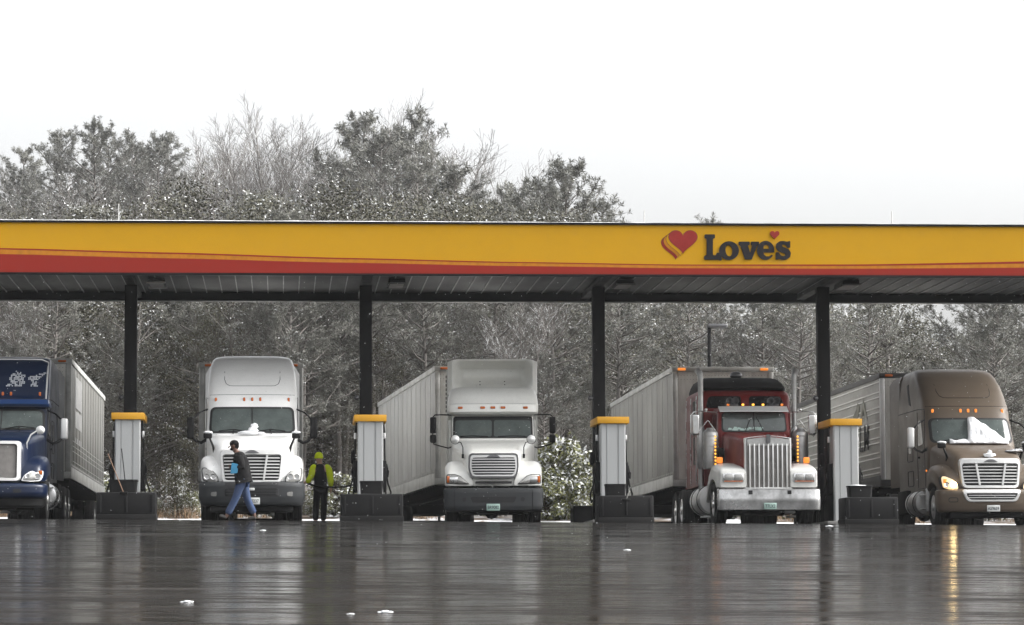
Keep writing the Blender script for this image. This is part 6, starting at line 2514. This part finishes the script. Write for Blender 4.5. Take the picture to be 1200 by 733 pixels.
# far wood closing the view, too dense to tell trees apart
rng = random.Random(5)
mb = MB()
for k in range(640):
    Y = rng.uniform(185, 265)
    px = rng.uniform(-150, 1350)
    b = at(px, 600, Y)
    if k >= 430:                     # the wood carried on unseen at both sides, added to block low sky
        Y = rng.uniform(20, 190)
        b = V((rng.choice((-1, 1)) * rng.uniform(48, 72), Y, 0))
        b.x += 6
        px = 0 if b.x < 0 else 700
    z = hill_z(b.x, Y) if Y > 104 else ground_z(b.x, Y)
    lim = tl(px) + 35
    if px > 740 and px < 1050:
        lim = max(lim, 330)
    if 1050 <= px:
        lim = max(lim, 398 + rng.uniform(0, 30))
    top = at(px, lim + rng.uniform(0, 110), Y).z
    h = max(4.0, min(top - z, 24))
    if k >= 430:
        h = rng.uniform(13, 20)
    mb.tube([(b.x, Y, z - .3), (b.x + rng.uniform(-.3, .3), Y, z + h)], [.16, .04], 4, 2, False)
    for j in range(150):
        u = rng.random() ** .8
        R_ = h * .17 * math.sin(math.pi * min(.98, .15 + .85 * u)) + .2
        a = rng.uniform(0, 6.28)
        c = V((b.x + math.cos(a) * R_ * rng.random() ** .5, Y + math.sin(a) * R_, z + h * (.25 + .76 * u)))
        d = rdir(rng) * rng.uniform(.35, .8)
        tri(mb, c, d, rng.uniform(.08, .17), V((rng.uniform(-.6, .6), -.6, 1)), 1 if rng.random() < .12 else 0)
fw = mb.build('far_woodland', [M['needles'], M['leaf_snow'], M['pine_bark']], smooth=False)
tag(fw, 'hazy far woodland filling the gaps between the nearer trees', 'woodland', None, 'stuff')

# falling snow, sparse small flakes
rng = random.Random(9)
mb = MB()
for k in range(1500):
    Y = rng.uniform(34, 104)
    p = at(rng.uniform(-20, 1220), rng.uniform(330, 640), Y)
    if p.z < ground_z(p.x, Y) + .05 or (CF - 1 < Y < CB + 1 and True):
        continue
    r = rng.uniform(.004, .008)
    a = rdir(rng) * r
    b = a.orthogonal().normalized() * r
    c = a.cross(b).normalized() * r
    mb.add([p + a, p - a * .4 + b, p - a * .4 - b * .6 + c, p - a * .4 - b * .6 - c], [(0, 1, 2), (0, 2, 3), (0, 3, 1), (1, 3, 2)])
fs = mb.build('falling_snow', M['leaf_snow'], smooth=False)
tag(fs, 'sparse fine snowflakes drifting through the air', 'snowfall', None, 'stuff')

# ================================================================== sky, sun, air, camera
w = bpy.data.worlds.new('World')
SC.world = w
w.use_nodes = True
nt = w.node_tree
bg = nt.nodes['Background']
sk = nt.nodes.new('ShaderNodeTexSky')
sk.sky_type = 'NISHITA'
sk.sun_disc = False
SUN_EL, SUN_AZ = rad(40), rad(94)
sk.sun_elevation = SUN_EL
sk.sun_rotation = SUN_AZ
sk.air_density = 1.0
sk.dust_density = 6.0
sk.ozone_density = 1.0
hs = nt.nodes.new('ShaderNodeHueSaturation')      # a snow sky: the blue is veiled by cloud
hs.inputs['Saturation'].default_value = .10
nt.links.new(sk.outputs['Color'], hs.inputs['Color'])
nt.links.new(hs.outputs['Color'], bg.inputs['Color'])
bg.inputs['Strength'].default_value = .15
sun = bpy.data.lights.new('sun', 'SUN')
sun.energy = .5
sun.angle = rad(35)
sun.color = (1.0, .97, .93)
so = bpy.data.objects.new('sun', sun)
COL.objects.link(so)
d = V((math.sin(SUN_AZ) * math.cos(SUN_EL), math.cos(SUN_AZ) * math.cos(SUN_EL), math.sin(SUN_EL)))
so.rotation_euler = d.to_track_quat('Z', 'Y').to_euler()

hb = MB()
hb.box(-110, 150, -8, 375, -8, 62)
hz = hb.build('haze', [], smooth=False)
hm = bpy.data.materials.new('haze_air')
hm.use_nodes = True
hn = hm.node_tree
hn.nodes.remove(hn.nodes['Principled BSDF'])
pv = hn.nodes.new('ShaderNodeVolumePrincipled')
pv.inputs['Color'].default_value = (.92, .93, .95, 1)
pv.inputs['Density'].default_value = HAZE
hn.links.new(pv.outputs['Volume'], hn.nodes['Material Output'].inputs['Volume'])
hz.data.materials.append(hm)
tag(hz, 'thin pale snow haze filling the air between camera and wood', 'haze', None, 'stuff')

cd = bpy.data.cameras.new('camera')
cd.sensor_width = 36.0
cd.lens = FPX / 1200.0 * 36.0
cd.clip_end = 2000
cd.clip_start = .5
cam = bpy.data.objects.new('camera', cd)
COL.objects.link(cam)
mw = Matrix((rightv, upv, -fwd)).transposed().to_4x4()
mw.translation = EYE
cam.matrix_world = mw
SC.camera = cam
SC.view_settings.view_transform = 'Standard'
SC.view_settings.look = 'None'
SC.view_settings.exposure = EXPOSURE
SC.view_settings.gamma = 1.0
SC.view_settings.use_curve_mapping = False
try:
    SC.cycles.max_bounces = 6
    SC.cycles.diffuse_bounces = 3
    SC.cycles.glossy_bounces = 3
    SC.cycles.volume_bounces = 0
    SC.cycles.transparent_max_bounces = 6
    SC.cycles.use_adaptive_sampling = True
    SC.cycles.sample_clamp_indirect = 6.0
except Exception:
    pass
